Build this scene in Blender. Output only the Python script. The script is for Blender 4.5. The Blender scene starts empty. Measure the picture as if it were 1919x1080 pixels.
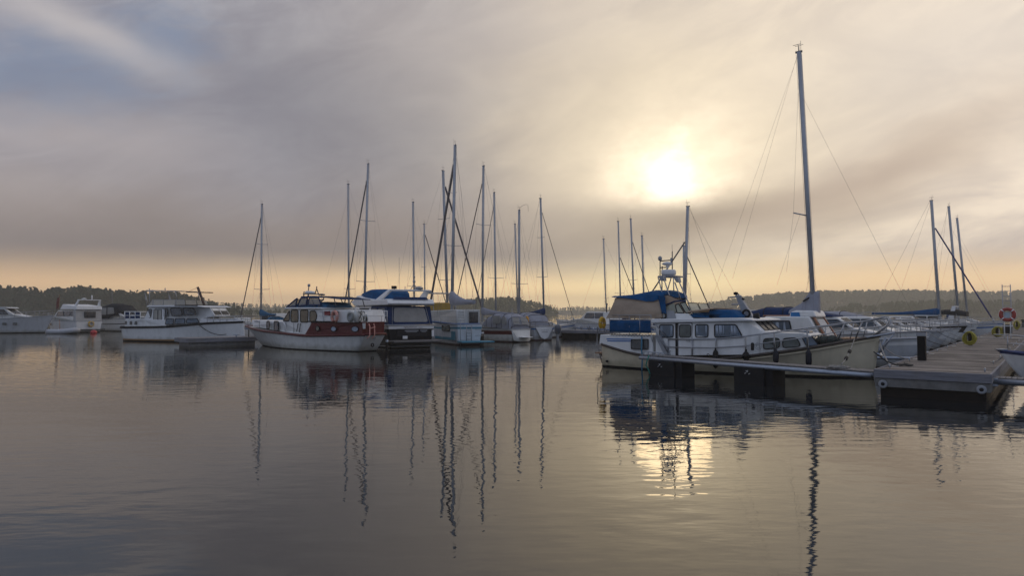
import bpy, bmesh, math, random
from math import sin, cos, tan, atan, atan2, sqrt, pi, radians, exp
from mathutils import Vector as V, Matrix
random.seed(11)
sc = bpy.context.scene
col = sc.collection
# ---------------------------------------------------------------- camera geometry
CAMH = 2.4; FX = 1280.0; CX = 959.5; CY = 540.0; HOR = 586.0
TH = atan((HOR - CY) / FX); cT, sT = cos(TH), sin(TH)
CAM = V((0, 0, CAMH))
def ray(px, py):
    a = (px - CX) / FX; b = (CY - py) / FX
    return V((a, cT - b * sT, sT + b * cT))
def at(px, py, Y):
    d = ray(px, py); return CAM + d * (Y / d.y)
def onz(px, py, z=0.0):
    d = ray(px, py); return CAM + d * ((z - CAMH) / d.z)
def s2l(c):
    return c / 12.92 if c <= .04045 else ((c + .055) / 1.055) ** 2.4
def rgb(r, g, b):
    return (s2l(r / 255), s2l(g / 255), s2l(b / 255), 1)
def hermite(pts, x):
    if x <= pts[0][0]: return pts[0][1]
    if x >= pts[-1][0]: return pts[-1][1]
    n = len(pts)
    for i in range(n - 1):
        if pts[i][0] <= x <= pts[i + 1][0]:
            x0, y0 = pts[i]; x1, y1 = pts[i + 1]; h = x1 - x0; t = (x - x0) / h
            m0 = (y1 - pts[i - 1][1]) / (x1 - pts[i - 1][0]) if i > 0 else (y1 - y0) / h
            m1 = (pts[i + 2][1] - y0) / (pts[i + 2][0] - x0) if i + 2 < n else (y1 - y0) / h
            return ((2*t**3 - 3*t*t + 1) * y0 + (t**3 - 2*t*t + t) * h * m0 + (-2*t**3 + 3*t*t) * y1 + (t**3 - t*t) * h * m1)
# ---------------------------------------------------------------- materials
MATS = {}
def nodes_of(m):
    m.use_nodes = True
    return m.node_tree.nodes, m.node_tree.links
def mat(name, c, rough=.5, metal=0., var=.12, scale=(3, 3, 3), bump=0., spec=.5, dirt=0., coat=0., trans=0., alpha=1., bscale=None, scum=0.):
    if name in MATS: return MATS[name]
    m = bpy.data.materials.new(name); N, L = nodes_of(m)
    p = N['Principled BSDF']
    p.inputs['Roughness'].default_value = rough; p.inputs['Metallic'].default_value = metal
    p.inputs['Specular IOR Level'].default_value = spec
    p.inputs['Coat Weight'].default_value = coat
    tc = N.new('ShaderNodeTexCoord'); mp = N.new('ShaderNodeMapping'); mp.inputs['Scale'].default_value = scale
    L.new(tc.outputs['Object'], mp.inputs['Vector'])
    nz = N.new('ShaderNodeTexNoise'); nz.inputs['Scale'].default_value = 1.; nz.inputs['Detail'].default_value = 6; nz.inputs['Roughness'].default_value = .65
    L.new(mp.outputs[0], nz.inputs['Vector'])
    rp = N.new('ShaderNodeValToRGB'); e = rp.color_ramp.elements
    e[0].position = .32; e[1].position = .68
    k0 = 1 - var; k1 = 1 + var * .6
    e[0].color = (c[0]*k0, c[1]*k0, c[2]*k0, 1); e[1].color = (min(1, c[0]*k1), min(1, c[1]*k1), min(1, c[2]*k1), 1)
    L.new(nz.outputs['Fac'], rp.inputs[0]); out = rp.outputs[0]
    if dirt > 0:
        mp2 = N.new('ShaderNodeMapping'); mp2.inputs['Scale'].default_value = (2.6, 2.6, .5)
        L.new(tc.outputs['Object'], mp2.inputs['Vector'])
        n2 = N.new('ShaderNodeTexNoise'); n2.inputs['Detail'].default_value = 4; n2.inputs['Scale'].default_value = 1.3
        L.new(mp2.outputs[0], n2.inputs['Vector'])
        r2 = N.new('ShaderNodeMapRange'); r2.inputs[1].default_value = .5; r2.inputs[2].default_value = .78
        r2.inputs[3].default_value = 0; r2.inputs[4].default_value = dirt
        L.new(n2.outputs['Fac'], r2.inputs[0])
        mx = N.new('ShaderNodeMix'); mx.data_type = 'RGBA'
        L.new(r2.outputs[0], mx.inputs[0]); L.new(out, mx.inputs[6]); mx.inputs[7].default_value = (.16, .14, .11, 1)
        out = mx.outputs[2]
    if scum > 0:     # weed and dirt line left by the water along a hull
        sz = N.new('ShaderNodeSeparateXYZ'); L.new(tc.outputs['Object'], sz.inputs[0])
        n4 = N.new('ShaderNodeTexNoise'); n4.inputs['Scale'].default_value = 2.4; n4.inputs['Detail'].default_value = 5; L.new(tc.outputs['Object'], n4.inputs['Vector'])
        a4 = N.new('ShaderNodeMath'); a4.operation = 'MULTIPLY_ADD'; L.new(n4.outputs['Fac'], a4.inputs[0]); a4.inputs[1].default_value = -.55; L.new(sz.outputs[2], a4.inputs[2])
        r4 = N.new('ShaderNodeMapRange'); r4.inputs[1].default_value = -.18; r4.inputs[2].default_value = .16; r4.inputs[3].default_value = scum; r4.inputs[4].default_value = 0; L.new(a4.outputs[0], r4.inputs[0])
        m4 = N.new('ShaderNodeMix'); m4.data_type = 'RGBA'; L.new(r4.outputs[0], m4.inputs[0]); L.new(out, m4.inputs[6]); m4.inputs[7].default_value = (.13, .115, .06, 1); out = m4.outputs[2]
    L.new(out, p.inputs['Base Color'])
    if bump > 0:
        bp = N.new('ShaderNodeBump'); bp.inputs['Strength'].default_value = bump; bp.inputs['Distance'].default_value = .07 if bscale else .02
        if bscale:
            mp3 = N.new('ShaderNodeMapping'); mp3.inputs['Scale'].default_value = bscale; L.new(tc.outputs['Object'], mp3.inputs['Vector'])
            n3 = N.new('ShaderNodeTexNoise'); n3.inputs['Scale'].default_value = 1; n3.inputs['Detail'].default_value = 4; L.new(mp3.outputs[0], n3.inputs['Vector'])
            L.new(n3.outputs['Fac'], bp.inputs['Height'])
        else:
            L.new(nz.outputs['Fac'], bp.inputs['Height'])
        L.new(bp.outputs[0], p.inputs['Normal'])
    if trans > 0:
        o = N['Material Output']; tr = N.new('ShaderNodeBsdfTranslucent'); ms = N.new('ShaderNodeMixShader')
        L.new(out, tr.inputs[0]); ms.inputs[0].default_value = trans
        L.new(p.outputs[0], ms.inputs[1]); L.new(tr.outputs[0], ms.inputs[2]); L.new(ms.outputs[0], o.inputs[0])
    if alpha < 1:
        o = N['Material Output']; tr = N.new('ShaderNodeBsdfTransparent'); ms = N.new('ShaderNodeMixShader')
        tr.inputs[0].default_value = (.8, .8, .76, 1)
        ms.inputs[0].default_value = alpha; L.new(tr.outputs[0], ms.inputs[1]); L.new(p.outputs[0], ms.inputs[2]); L.new(ms.outputs[0], o.inputs[0])
    MATS[name] = m; return m
white = mat('white_gelcoat', (.74, .74, .72), .35, var=.06, dirt=.2, scum=.55)
white2 = mat('clean_white', (.76, .76, .75), .38, var=.05, dirt=.15)
oldwhite = mat('aged_white', (.64, .64, .61), .45, var=.1, dirt=.25, scum=.55)
cream = mat('cream_hull', (.66, .58, .42), .38, var=.07, dirt=.22, scum=.55)
greyhull = mat('pale_grey_hull', (.50, .52, .54), .35, var=.07, dirt=.3, scum=.55)
lblue = mat('pale_blue_paint', (.66, .69, .72), .4, var=.07, dirt=.3, scum=.55)
turq = mat('turquoise_paint', (.03, .22, .32), .45, var=.1)
bluep = mat('blue_paint', (.03, .14, .38), .4, var=.1)
bluecv = mat('blue_canvas', (.003, .070, .19), .85, var=.25, scale=(2, 2, 2), bump=.5, bscale=(6, 6, 4), spec=.2)
navycv = mat('navy_canvas', (.010, .032, .10), .85, var=.25, scale=(2, 2, 2), bump=.5, bscale=(6, 6, 4), spec=.2)
beigecv = mat('beige_canvas', (.64, .53, .42), .85, var=.12, scale=(1.5, 1.5, 1.5), bump=.7, bscale=(5, 5, 2.5), spec=.2, trans=.5)
greycv = mat('grey_canvas', (.34, .35, .40), .85, var=.15, scale=(1.5, 1.5, 1.5), bump=.6, bscale=(6, 6, 3), spec=.2, trans=.15)
blackcv = mat('black_canvas', (.018, .02, .026), .8, var=.3, bump=.4, bscale=(6, 6, 4), spec=.2)
redp = mat('red_paint', (.105, .012, .014), .4, var=.2, dirt=.15, spec=.3)
blackp = mat('black_paint', (.008, .009, .012), .3, var=.3, spec=.3)
rubber = mat('black_rubber', (.012, .012, .014), .65, var=.3, spec=.2)
brownrub = mat('brown_rubrail', (.05, .036, .028), .5, var=.3, dirt=.1)
boot = mat('boot_stripe', (.010, .009, .009), .6, var=.3, spec=.2)
orangeboot = mat('ochre_boot_stripe', (.30, .15, .04), .5, var=.2)
antifoul = mat('bottom_paint', (.06, .03, .03), .7, var=.3)
deckm = mat('deck_nonslip', (.50, .49, .45), .7, var=.12, scale=(8, 8, 8), dirt=.3)
teak = mat('teak_deck', (.26, .14, .075), .6, var=.3, scale=(1, 14, 1))
varnish = mat('varnished_wood', (.30, .10, .03), .3, var=.35, scale=(14, 14, 2), coat=.4)
alu = mat('aluminium_spar', (.36, .38, .41), .42, metal=.35, var=.1)
darkspar = mat('dark_spar', (.10, .10, .11), .5, metal=.2, var=.2)
steel = mat('stainless_steel', (.34, .35, .37), .3, metal=.9, var=.1)
galv = mat('galvanised_steel', (.36, .40, .46), .42, metal=.6, var=.15, scale=(9, 9, 9))
wire = mat('rigging_wire', (.16, .15, .15), .45, metal=.4, var=.1)
glass = mat('dark_glass', (.032, .036, .042), .06, var=.75, scale=(2.2, 2.2, 2.2), spec=.8)
glassb = mat('blue_glass', (.07, .11, .16), .08, var=.35, scale=(2, 2, 2), spec=.8)
screen = mat('tinted_screen', (.03, .034, .04), .25, var=.3, spec=.2)
glassg = mat('green_glass', (.060, .075, .068), .08, var=.7, scale=(2.2, 2.2, 2.2), spec=.8)
curtain = mat('pale_curtain', (.36, .42, .50), .6, var=.35, scale=(14, 14, 5))
clearv = mat('clear_vinyl', (.45, .45, .44), .12, var=.2, scale=(1.2, 1.2, 1.2), bump=.5, alpha=.5)
smokev = mat('smoked_screen', (.50, .52, .42), .15, var=.15, alpha=.62)
frosted = mat('frosted_panel', (.62, .60, .54), .5, var=.12, trans=.45)
yellow = mat('yellow_foam', (.62, .36, .015), .6, var=.15)
yhose = mat('yellow_hose', (.34, .29, .02), .5, var=.2)
mustard = mat('mustard_tarp', (.42, .27, .06), .8, var=.2, trans=.2)
redring = mat('red_plastic', (.32, .026, .016), .45, var=.15)
pinkring = mat('faded_orange', (.60, .28, .22), .6, var=.15)
buoyred = mat('red_buoy', (.45, .015, .02), .35, var=.1)
ropew = mat('grey_rope', (.30, .28, .25), .9, var=.3, scale=(30, 30, 30))
ropeb = mat('blue_rope', (.03, .16, .26), .9, var=.3, scale=(30, 30, 30))
ropeg = mat('green_rope', (.02, .20, .15), .9, var=.3, scale=(30, 30, 30))
roped = mat('dark_rope', (.03, .03, .03), .9, var=.3, scale=(30, 30, 30))
furl = mat('furled_sailcloth', (.16, .14, .14), .85, var=.3, scale=(3, 3, 8))
furlb = mat('furled_blue_sailcloth', (.045, .05, .16), .85, var=.3, scale=(3, 3, 8))
greyp = mat('grey_plastic', (.30, .31, .33), .5, var=.12)
darkblue = mat('dark_blue_fender', (.010, .011, .020), .5, var=.2, spec=.25)
concrete = mat('wet_concrete', (.17, .165, .155), .8, var=.3, scale=(4, 4, 4), bump=.4, dirt=.4)
darkwet = mat('wet_float', (.014, .010, .008), .6, var=.4, scale=(4, 4, 8), spec=.2)
fascia = mat('grey_timber', (.20, .20, .22), .75, var=.4, scale=(1.2, 1.2, 16), bump=.5, dirt=.4)
floatm = mat('black_pontoon_float', (.010, .011, .014), .65, var=.4, scale=(5, 5, 5), bump=.2, spec=.2)
# ---------------------------------------------------------------- mesh builder
class MB:
    def __init__(s): s.v = []; s.f = []; s.mi = []; s.sm = []
    def add(s, vs, fs, mi=0, sm=False):
        o = len(s.v); s.v += [tuple(v) for v in vs]
        for f in fs:
            s.f.append([i + o for i in f]); s.mi.append(mi); s.sm.append(sm)
        return s
    def box(s, x0, x1, y0, y1, z0, z1, mi=0):
        vs = [(x, y, z) for x in (x0, x1) for y in (y0, y1) for z in (z0, z1)]
        return s.add(vs, [(0, 1, 3, 2), (4, 6, 7, 5), (0, 4, 5, 1), (2, 3, 7, 6), (0, 2, 6, 4), (1, 5, 7, 3)], mi)
    def tube(s, pts, r, n=6, mi=0, closed=False, r2=None, flat=1.):
        pts = [V(p) for p in pts]; m = len(pts); rings = []; prev = None
        for i, p in enumerate(pts):
            if closed: t = pts[(i + 1) % m] - pts[i - 1]
            else: t = pts[min(i + 1, m - 1)] - pts[max(i - 1, 0)]
            if t.length < 1e-9: t = V((0, 0, 1))
            t.normalize()
            if prev is None:
                a = V((0, 0, 1)) if abs(t.z) < .9 else V((1, 0, 0))
            else: a = prev
            u = a - t * a.dot(t)
            if u.length < 1e-6: u = V((1, .3, 0)) - t * t.x
            u.normalize(); w = t.cross(u); prev = u
            rr = r if r2 is None else r + (r2 - r) * i / max(1, m - 1)
            rings.append([p + (u * cos(2*pi*k/n) * flat + w * sin(2*pi*k/n)) * rr for k in range(n)])
        vs = [q for R in rings for q in R]; fs = []
        mm = m if closed else m - 1
        for i in range(mm):
            j = (i + 1) % m
            for k in range(n):
                l = (k + 1) % n; fs.append((i*n + k, i*n + l, j*n + l, j*n + k))
        if not closed: fs += [tuple(range(n))[::-1], tuple((m-1)*n + k for k in range(n))]
        return s.add(vs, fs, mi, n > 4)
    def loft(s, rings, mi=0, caps=True, closed=True, sm=True):
        n = len(rings[0]); vs = [q for R in rings for q in R]; fs = []
        for i in range(len(rings) - 1):
            for k in range(n if closed else n - 1):
                l = (k + 1) % n; fs.append((i*n + k, i*n + l, (i+1)*n + l, (i+1)*n + k))
        s.add(vs, fs, mi, sm)
        if caps:
            s.add(rings[0], [tuple(range(n))[::-1]], mi); s.add(rings[-1], [tuple(range(n))], mi)
        return s
    def lathe(s, prof, c, ax=V((0, 0, 1)), n=14, mi=0):
        ax = V(ax).normalized(); a = V((1, 0, 0)) if abs(ax.x) < .9 else V((0, 1, 0))
        u = (a - ax * a.dot(ax)).normalized(); w = ax.cross(u); c = V(c)
        rings = [[c + ax * z + (u * cos(2*pi*k/n) + w * sin(2*pi*k/n)) * r for k in range(n)] for r, z in prof]
        return s.loft(rings, mi)
    def prism(s, A, B, mi=0):
        n = len(A); s.add(list(A) + list(B), [tuple(range(n)), tuple(range(2*n - 1, n - 1, -1))] + [(k, k + n, (k + 1) % n + n, (k + 1) % n) for k in range(n)], mi)
        return s
    def ring(s, c, R, r, u, w, n=28, m=8, mi=0, fl=1.):
        u = V(u).normalized(); w = V(w).normalized(); c = V(c)
        return s.tube([c + (u * cos(2*pi*k/n) + w * sin(2*pi*k/n)) * R for k in range(n)], r, m, mi, True)
    def build(s, name, mats, parent=None, bevel=0., label=None):
        me = bpy.data.meshes.new(name); me.from_pydata(s.v, [], s.f)
        for m in (mats if isinstance(mats, (list, tuple)) else [mats]): me.materials.append(m)
        for p, a, b in zip(me.polygons, s.mi, s.sm): p.material_index = a; p.use_smooth = b
        bm = bmesh.new(); bm.from_mesh(me); bmesh.ops.recalc_face_normals(bm, faces=bm.faces); bm.to_mesh(me); bm.free()
        o = bpy.data.objects.new(name, me); col.objects.link(o)
        if parent is not None: o.parent = parent
        if label: o['label'] = label
        if bevel > 0:
            b = o.modifiers.new('bevel', 'BEVEL'); b.width = bevel; b.segments = 2; b.limit_method = 'ANGLE'; b.angle_limit = radians(35)
        return o
def tag(o, label, cat, group=None, kind=None):
    if label: o['label'] = label
    if cat: o['category'] = cat
    if group: o['group'] = group
    if kind: o['kind'] = kind
    return o
def empty(name, loc, rz=0., label=None, cat=None, group=None):
    o = bpy.data.objects.new(name, None); col.objects.link(o); o.location = loc; o.rotation_euler = (0, 0, rz)
    o.empty_display_size = .3
    return tag(o, label, cat, group)
def fillet(poly, r, n=4):
    out = []; m = len(poly)
    for i in range(m):
        p = V((poly[i][0], poly[i][1])); a = V((poly[i-1][0], poly[i-1][1])) - p; b = V((poly[(i+1) % m][0], poly[(i+1) % m][1])) - p
        d = min(r, a.length * .45, b.length * .45)
        A = p + a.normalized() * d; B = p + b.normalized() * d
        for k in range(n + 1):
            t = k / n; out.append(tuple(A * (1-t)**2 + p * 2*t*(1-t) + B * t*t))
    return out
def sag(a, b, d, n=10):
    a = V(a); b = V(b)
    return [a.lerp(b, k/n) - V((0, 0, d * 4 * (k/n) * (1 - k/n))) for k in range(n + 1)]
# ---------------------------------------------------------------- camera
cam = bpy.data.cameras.new('camera'); cam.sensor_fit = 'HORIZONTAL'; cam.sensor_width = 36; cam.lens = 36 * FX / 1919
cam.clip_start = .1; cam.clip_end = 12000
co = bpy.data.objects.new('camera', cam); col.objects.link(co); co.location = CAM; co.rotation_euler = (pi/2 + TH, 0, 0); sc.camera = co
sc.view_settings.view_transform = 'Standard'; sc.view_settings.look = 'None'; sc.view_settings.exposure = 0; sc.view_settings.gamma = 1
try:
    sc.cycles.use_denoising = True; sc.cycles.denoiser = 'OPENIMAGEDENOISE'
    sc.cycles.volume_step_rate = 4; sc.cycles.max_bounces = 8; sc.cycles.volume_bounces = 1; sc.cycles.transparent_max_bounces = 12
    sc.cycles.sample_clamp_indirect = 6; sc.cycles.caustics_reflective = False; sc.cycles.caustics_refractive = False
except Exception: pass
# ---------------------------------------------------------------- sky
SUNP = (1258, 348)
sd = ray(*SUNP).normalized(); SUN_AZ = atan2(sd.x, sd.y); SUN_EL = math.asin(sd.z)
w = bpy.data.worlds.new('World'); sc.world = w; w.use_nodes = True
N = w.node_tree.nodes; L = w.node_tree.links; N.clear()
def val(x):
    return x
def link(sock, x):
    if hasattr(x, 'is_linked') or hasattr(x, 'links'): L.new(x, sock)
    else: sock.default_value = x
def M(op, a, b=0., c=None, clamp=False):
    n = N.new('ShaderNodeMath'); n.operation = op; n.use_clamp = clamp
    link(n.inputs[0], a); link(n.inputs[1], b)
    if c is not None: link(n.inputs[2], c)
    return n.outputs[0]
def MIX(f, a, b, mode='MIX'):
    n = N.new('ShaderNodeMix'); n.data_type = 'RGBA'; n.blend_type = mode; n.clamp_factor = True
    link(n.inputs[0], f); link(n.inputs[6], a); link(n.inputs[7], b); return n.outputs[2]
def SS(x, a, b):      # smoothstep a->b gives 0->1
    n = N.new('ShaderNodeMapRange'); n.interpolation_type = 'SMOOTHSTEP'
    link(n.inputs[0], x); n.inputs[1].default_value = a; n.inputs[2].default_value = b; n.inputs[3].default_value = 0; n.inputs[4].default_value = 1
    return n.outputs[0]
def RAMP(x, stops):
    n = N.new('ShaderNodeValToRGB'); n.color_ramp.interpolation = 'EASE'; e = n.color_ramp.elements
    while len(e) < len(stops): e.new(.5)
    for el, (p, c) in zip(e, stops): el.position = p; el.color = c
    link(n.inputs[0], x); return n.outputs[0]
def COMB(x, y, z):
    n = N.new('ShaderNodeCombineXYZ'); link(n.inputs[0], x); link(n.inputs[1], y); link(n.inputs[2], z); return n.outputs[0]
def NOISE(v, scale, detail=5, rough=.55, dist=0.):
    n = N.new('ShaderNodeTexNoise'); L.new(v, n.inputs['Vector']); n.inputs['Scale'].default_value = scale
    n.inputs['Detail'].default_value = detail; n.inputs['Roughness'].default_value = rough; n.inputs['Distortion'].default_value = dist
    return n.outputs['Fac']
tc = N.new('ShaderNodeTexCoord'); sx = N.new('ShaderNodeSeparateXYZ'); L.new(tc.outputs['Generated'], sx.inputs[0])
dx, dy, dz = sx.outputs
AZ = M('MULTIPLY', M('ARCTAN2', dx, dy), 180/pi)
EL = M('MULTIPLY', M('ARCSINE', dz), 180/pi)
def AE(px, py):
    d = ray(px, py).normalized(); return math.degrees(atan2(d.x, d.y)), math.degrees(math.asin(d.z))
sv = COMB(M('MULTIPLY', AZ, .05), M('MULTIPLY', EL, .11), 0.)
wn1 = M('SUBTRACT', NOISE(sv, 1.1, 3), .5); sv2 = COMB(M('MULTIPLY', AZ, .05), M('MULTIPLY', EL, .11), 7.3)
wn2 = M('SUBTRACT', NOISE(sv2, 1.3, 4), .5)
az = M('ADD', AZ, M('MULTIPLY', wn1, 11.)); el = M('ADD', EL, M('MULTIPLY', wn2, 5.))
def BLOB(px, py, sx_, sy_, rot=0.):      # soft patch of cloud at a compass direction and height; sizes in degrees
    a0, e0 = AE(px, py); A = M('SUBTRACT', az, a0); E = M('SUBTRACT', el, e0)
    if rot:
        c, s = cos(radians(rot)), sin(radians(rot))
        A, E = M('ADD', M('MULTIPLY', A, c), M('MULTIPLY', E, s)), M('SUBTRACT', M('MULTIPLY', E, c), M('MULTIPLY', A, s))
    q = M('ADD', M('POWER', M('ABSOLUTE', M('DIVIDE', A, sx_)), 2.), M('POWER', M('ABSOLUTE', M('DIVIDE', E, sy_)), 2.))
    return M('EXPONENT', M('MULTIPLY', q, -1.))
sky = N.new('ShaderNodeTexSky'); sky.sky_type = 'NISHITA'; sky.sun_disc = False; sky.sun_elevation = SUN_EL; sky.sun_rotation = SUN_AZ
sky.air_density = 1.2; sky.dust_density = 2.
t = M('DIVIDE', M('ADD', az, 45.), 90., clamp=True)
base = RAMP(t, [(0, rgb(162, 161, 172)), (.22, rgb(147, 148, 160)), (.42, rgb(147, 144, 151)), (.56, rgb(198, 183, 171)), (.68, rgb(238, 220, 201)), (1, rgb(242, 226, 210))])
cn2 = NOISE(COMB(M('MULTIPLY', AZ, .22), M('MULTIPLY', EL, .40), 9.7), 1., 5, .55, .4)
# broken cloud: streaked billows
fv = COMB(M('MULTIPLY', AZ, .09), M('MULTIPLY', M('SUBTRACT', EL, M('MULTIPLY', AZ, .12)), .24), 3.1)
cn = NOISE(fv, 1., 7, .55, .6)
lum = M('ADD', .76, M('MULTIPLY', cn, .50))
big = NOISE(COMB(M('MULTIPLY', AZ, .075), M('MULTIPLY', M('SUBTRACT', EL, M('MULTIPLY', AZ, .25)), .17), 5.5), 1., 4, .6, 1.2)
lum = M('MULTIPLY', lum, M('ADD', .75, M('MULTIPLY', SS(big, .30, .70), .47)))
finec = NOISE(COMB(M('MULTIPLY', AZ, .30), M('MULTIPLY', M('SUBTRACT', EL, M('MULTIPLY', AZ, .2)), .75), 1.3), 1., 6, .62, .8)
lum = M('MULTIPLY', lum, M('ADD', .86, M('MULTIPLY', finec, .28)))
c = MIX(1., base, COMB(lum, lum, M('ADD', M('MULTIPLY', lum, .8), .2)), 'MULTIPLY')
def PATCH(c, px, py, sx_, sy_, colr, k, rot=0.):
    return MIX(M('MULTIPLY', BLOB(px, py, sx_, sy_, rot), k), c, colr)
c = PATCH(c, 1050, 40, 26, 5, rgb(204, 196, 194), .55)
c = PATCH(c, 30, 420, 15, 4.5, rgb(178, 164, 156), .7)
c = PATCH(c, 1150, 240, 9, 7, rgb(205, 190, 172), .6)
c = PATCH(c, 1650, 180, 16, 7, rgb(228, 215, 201), .55)
c = PATCH(c, 640, 240, 15, 7, rgb(133, 132, 141), .7)
c = PATCH(c, 850, 110, 9, 4, rgb(176, 168, 168), .4, 20)
c = PATCH(c, 1820, 60, 12, 5, rgb(232, 221, 210), .6)
# clear blue gaps upper left show the sky behind the cloud
blue = M('MULTIPLY', SS(M('ADD', BLOB(90, 150, 9, 4.2, -8), M('ADD', M('MULTIPLY', BLOB(330, 60, 6, 3.0), .75), M('MULTIPLY', M('SUBTRACT', M('ADD', M('MULTIPLY', cn, .5), M('MULTIPLY', finec, .5)), .5), 1.6))), .25, 1.05), .8)
bluec = MIX(.3, rgb(130, 146, 178), MIX(1., sky.outputs[0], (.05, .05, .05, 1), 'MULTIPLY'))
c = MIX(M('MULTIPLY', blue, SS(EL, 8., 14.)), c, bluec)
c = PATCH(c, 120, 45, 8, 1.6, rgb(196, 190, 190), .75, -14)
c = PATCH(c, 40, 245, 9, 1.6, rgb(184, 176, 176), .6, 4)
c = PATCH(c, 250, 280, 6, 3.0, rgb(172, 164, 165), .6)
# sun glow through the cloud (before the dark band)
sdv = N.new('ShaderNodeVectorMath'); sdv.operation = 'DOT_PRODUCT'; L.new(tc.outputs['Generated'], sdv.inputs[0]); sdv.inputs[1].default_value = sd
ang = M('MULTIPLY', M('ARCCOSINE', M('MINIMUM', sdv.outputs['Value'], .999999)), 180/pi)
def GL(s, k): return M('MULTIPLY', M('EXPONENT', M('MULTIPLY', M('POWER', M('DIVIDE', ang, s), 2.), -1.)), k)
c = MIX(M('MULTIPLY', GL(17., .62), M('ADD', .55, M('MULTIPLY', cn, .8))), c, rgb(251, 234, 204))
c = MIX(GL(8.5, .55), c, rgb(254, 236, 202))
# dark band low on the left and under the sun, rising to the right
c = PATCH(c, 330, 470, 34, 3.0, rgb(128, 119, 118), .85, 1.)
c = PATCH(c, 800, 440, 22, 4.0, rgb(160, 146, 136), .55, 2.)
c = PATCH(c, 1300, 425, 9.5, 1.9, rgb(172, 156, 138), .85, 5.)
c = PATCH(c, 1640, 330, 11, 2.2, rgb(190, 170, 154), .75, 22.)
# warm clear strip over the horizon
el2 = M('ADD', EL, M('MULTIPLY', wn2, 1.7))
warm = RAMP(t, [(0, rgb(214, 180, 142)), (.3, rgb(234, 202, 158)), (.5, rgb(254, 226, 178)), (.62, rgb(255, 236, 186)), (.8, rgb(244, 214, 172)), (1, rgb(236, 206, 168))])
wk = M('MULTIPLY', M('SUBTRACT', 1., SS(el2, 2.0, 5.0)), .92)
warm = MIX(1., warm, MIX(SS(EL, 4.2, .6), (1.2, 1.17, 1.1, 1), (1.85, 1.68, 1.40, 1)), 'MULTIPLY')
c = MIX(wk, c, warm)
# the sun itself, veiled
e_cut = SS(M('SUBTRACT', M('ADD', EL, M('MULTIPLY', wn2, 1.)), math.degrees(SUN_EL)), -2.6, -.4)
ang = M('ADD', ang, M('MULTIPLY', M('SUBTRACT', NOISE(COMB(M('MULTIPLY', AZ, .30), M('MULTIPLY', EL, .45), 2.2), 1., 5, .6), .5), 5.5))
k1 = M('MULTIPLY', GL(6.2, .34), e_cut); k2 = M('MULTIPLY', M('ADD', GL(2.3, .62), M('MULTIPLY', GL(4.6, .42), M('ADD', .35, M('MULTIPLY', SS(cn2, .25, .75), .65)))), e_cut)
c = MIX(1., c, COMB(M('ADD', k1, k2), M('ADD', M('MULTIPLY', k1, .80), M('MULTIPLY', k2, .90)), M('ADD', M('MULTIPLY', k1, .52), M('MULTIPLY', k2, .72))), 'ADD')
# overhead and behind the camera: thin bright cloud, bluish
up = SS(EL, 27., 60.); back = SS(dy, .35, -.35)
bk = MIX(M('MULTIPLY', NOISE(tc.outputs['Generated'], 2.2, 5), .8), (.26, .33, .50, 1), (.44, .48, .58, 1))
c = MIX(M('MAXIMUM', M('MULTIPLY', up, .8), back), c, bk)
c = MIX(SS(EL, 0., -2.), c, (.10, .10, .11, 1))
bg = N.new('ShaderNodeBackground'); L.new(c, bg.inputs[0]); bg.inputs[1].default_value = 1.
wo = N.new('ShaderNodeOutputWorld'); L.new(bg.outputs[0], wo.inputs[0])
# one veiled sun
sl = bpy.data.lights.new('sun', 'SUN'); sl.energy = .018; sl.angle = radians(6); sl.color = (1, .74, .42)
so = bpy.data.objects.new('sun', sl); col.objects.link(so)
so.rotation_euler = V((sd.x, sd.y, sd.z)).to_track_quat('Z', 'Y').to_euler()
# ---------------------------------------------------------------- water
m = bpy.data.materials.new('still_water'); N, L = nodes_of(m); p = N['Principled BSDF']
p.inputs['Base Color'].default_value = (.012, .014, .017, 1); p.inputs['Roughness'].default_value = .015; p.inputs['IOR'].default_value = 1.75; p.inputs['Specular Tint'].default_value = (1, .90, .68, 1)
tc = N.new('ShaderNodeTexCoord')
def NZ(sc_, rot, detail, rough=.5, scale=1.):
    mp = N.new('ShaderNodeMapping'); mp.inputs['Scale'].default_value = sc_; mp.inputs['Rotation'].default_value = (0, 0, radians(rot))
    L.new(tc.outputs['Object'], mp.inputs['Vector']); n = N.new('ShaderNodeTexNoise'); n.inputs['Scale'].default_value = scale
    n.inputs['Detail'].default_value = detail; n.inputs['Roughness'].default_value = rough; L.new(mp.outputs[0], n.inputs['Vector']); return n.outputs['Fac']
swell = NZ((.5, 1.05, 1), 8, 2)
rip = NZ((1.5, 3.4, 1), -6, 2, .45)
fine = NZ((4.5, 11., 1), 5, 2)
patchn = NZ((.05, .12, 1), 12, 3)
pr = N.new('ShaderNodeMapRange'); pr.inputs[1].default_value = .45; pr.inputs[2].default_value = .66; pr.inputs[3].default_value = .12; pr.inputs[4].default_value = 1.; L.new(patchn, pr.inputs[0])
pr2 = N.new('ShaderNodeMapRange'); pr2.inputs[1].default_value = .36; pr2.inputs[2].default_value = .64; pr2.inputs[3].default_value = .4; pr2.inputs[4].default_value = 1.25; L.new(patchn, pr2.inputs[0])
def MM(op, a, b):
    n = N.new('ShaderNodeMath'); n.operation = op
    for i, x in enumerate((a, b)):
        if isinstance(x, float): n.inputs[i].default_value = x
        else: L.new(x, n.inputs[i])
    return n.outputs[0]
W_SWELL, W_RIP, W_FINE = .0085, .0075, .0024
hgt = MM('ADD', MM('ADD', MM('MULTIPLY', swell, W_SWELL), MM('MULTIPLY', MM('MULTIPLY', rip, pr2.outputs[0]), W_RIP)), MM('MULTIPLY', MM('MULTIPLY', fine, pr.outputs[0]), W_FINE))
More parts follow.
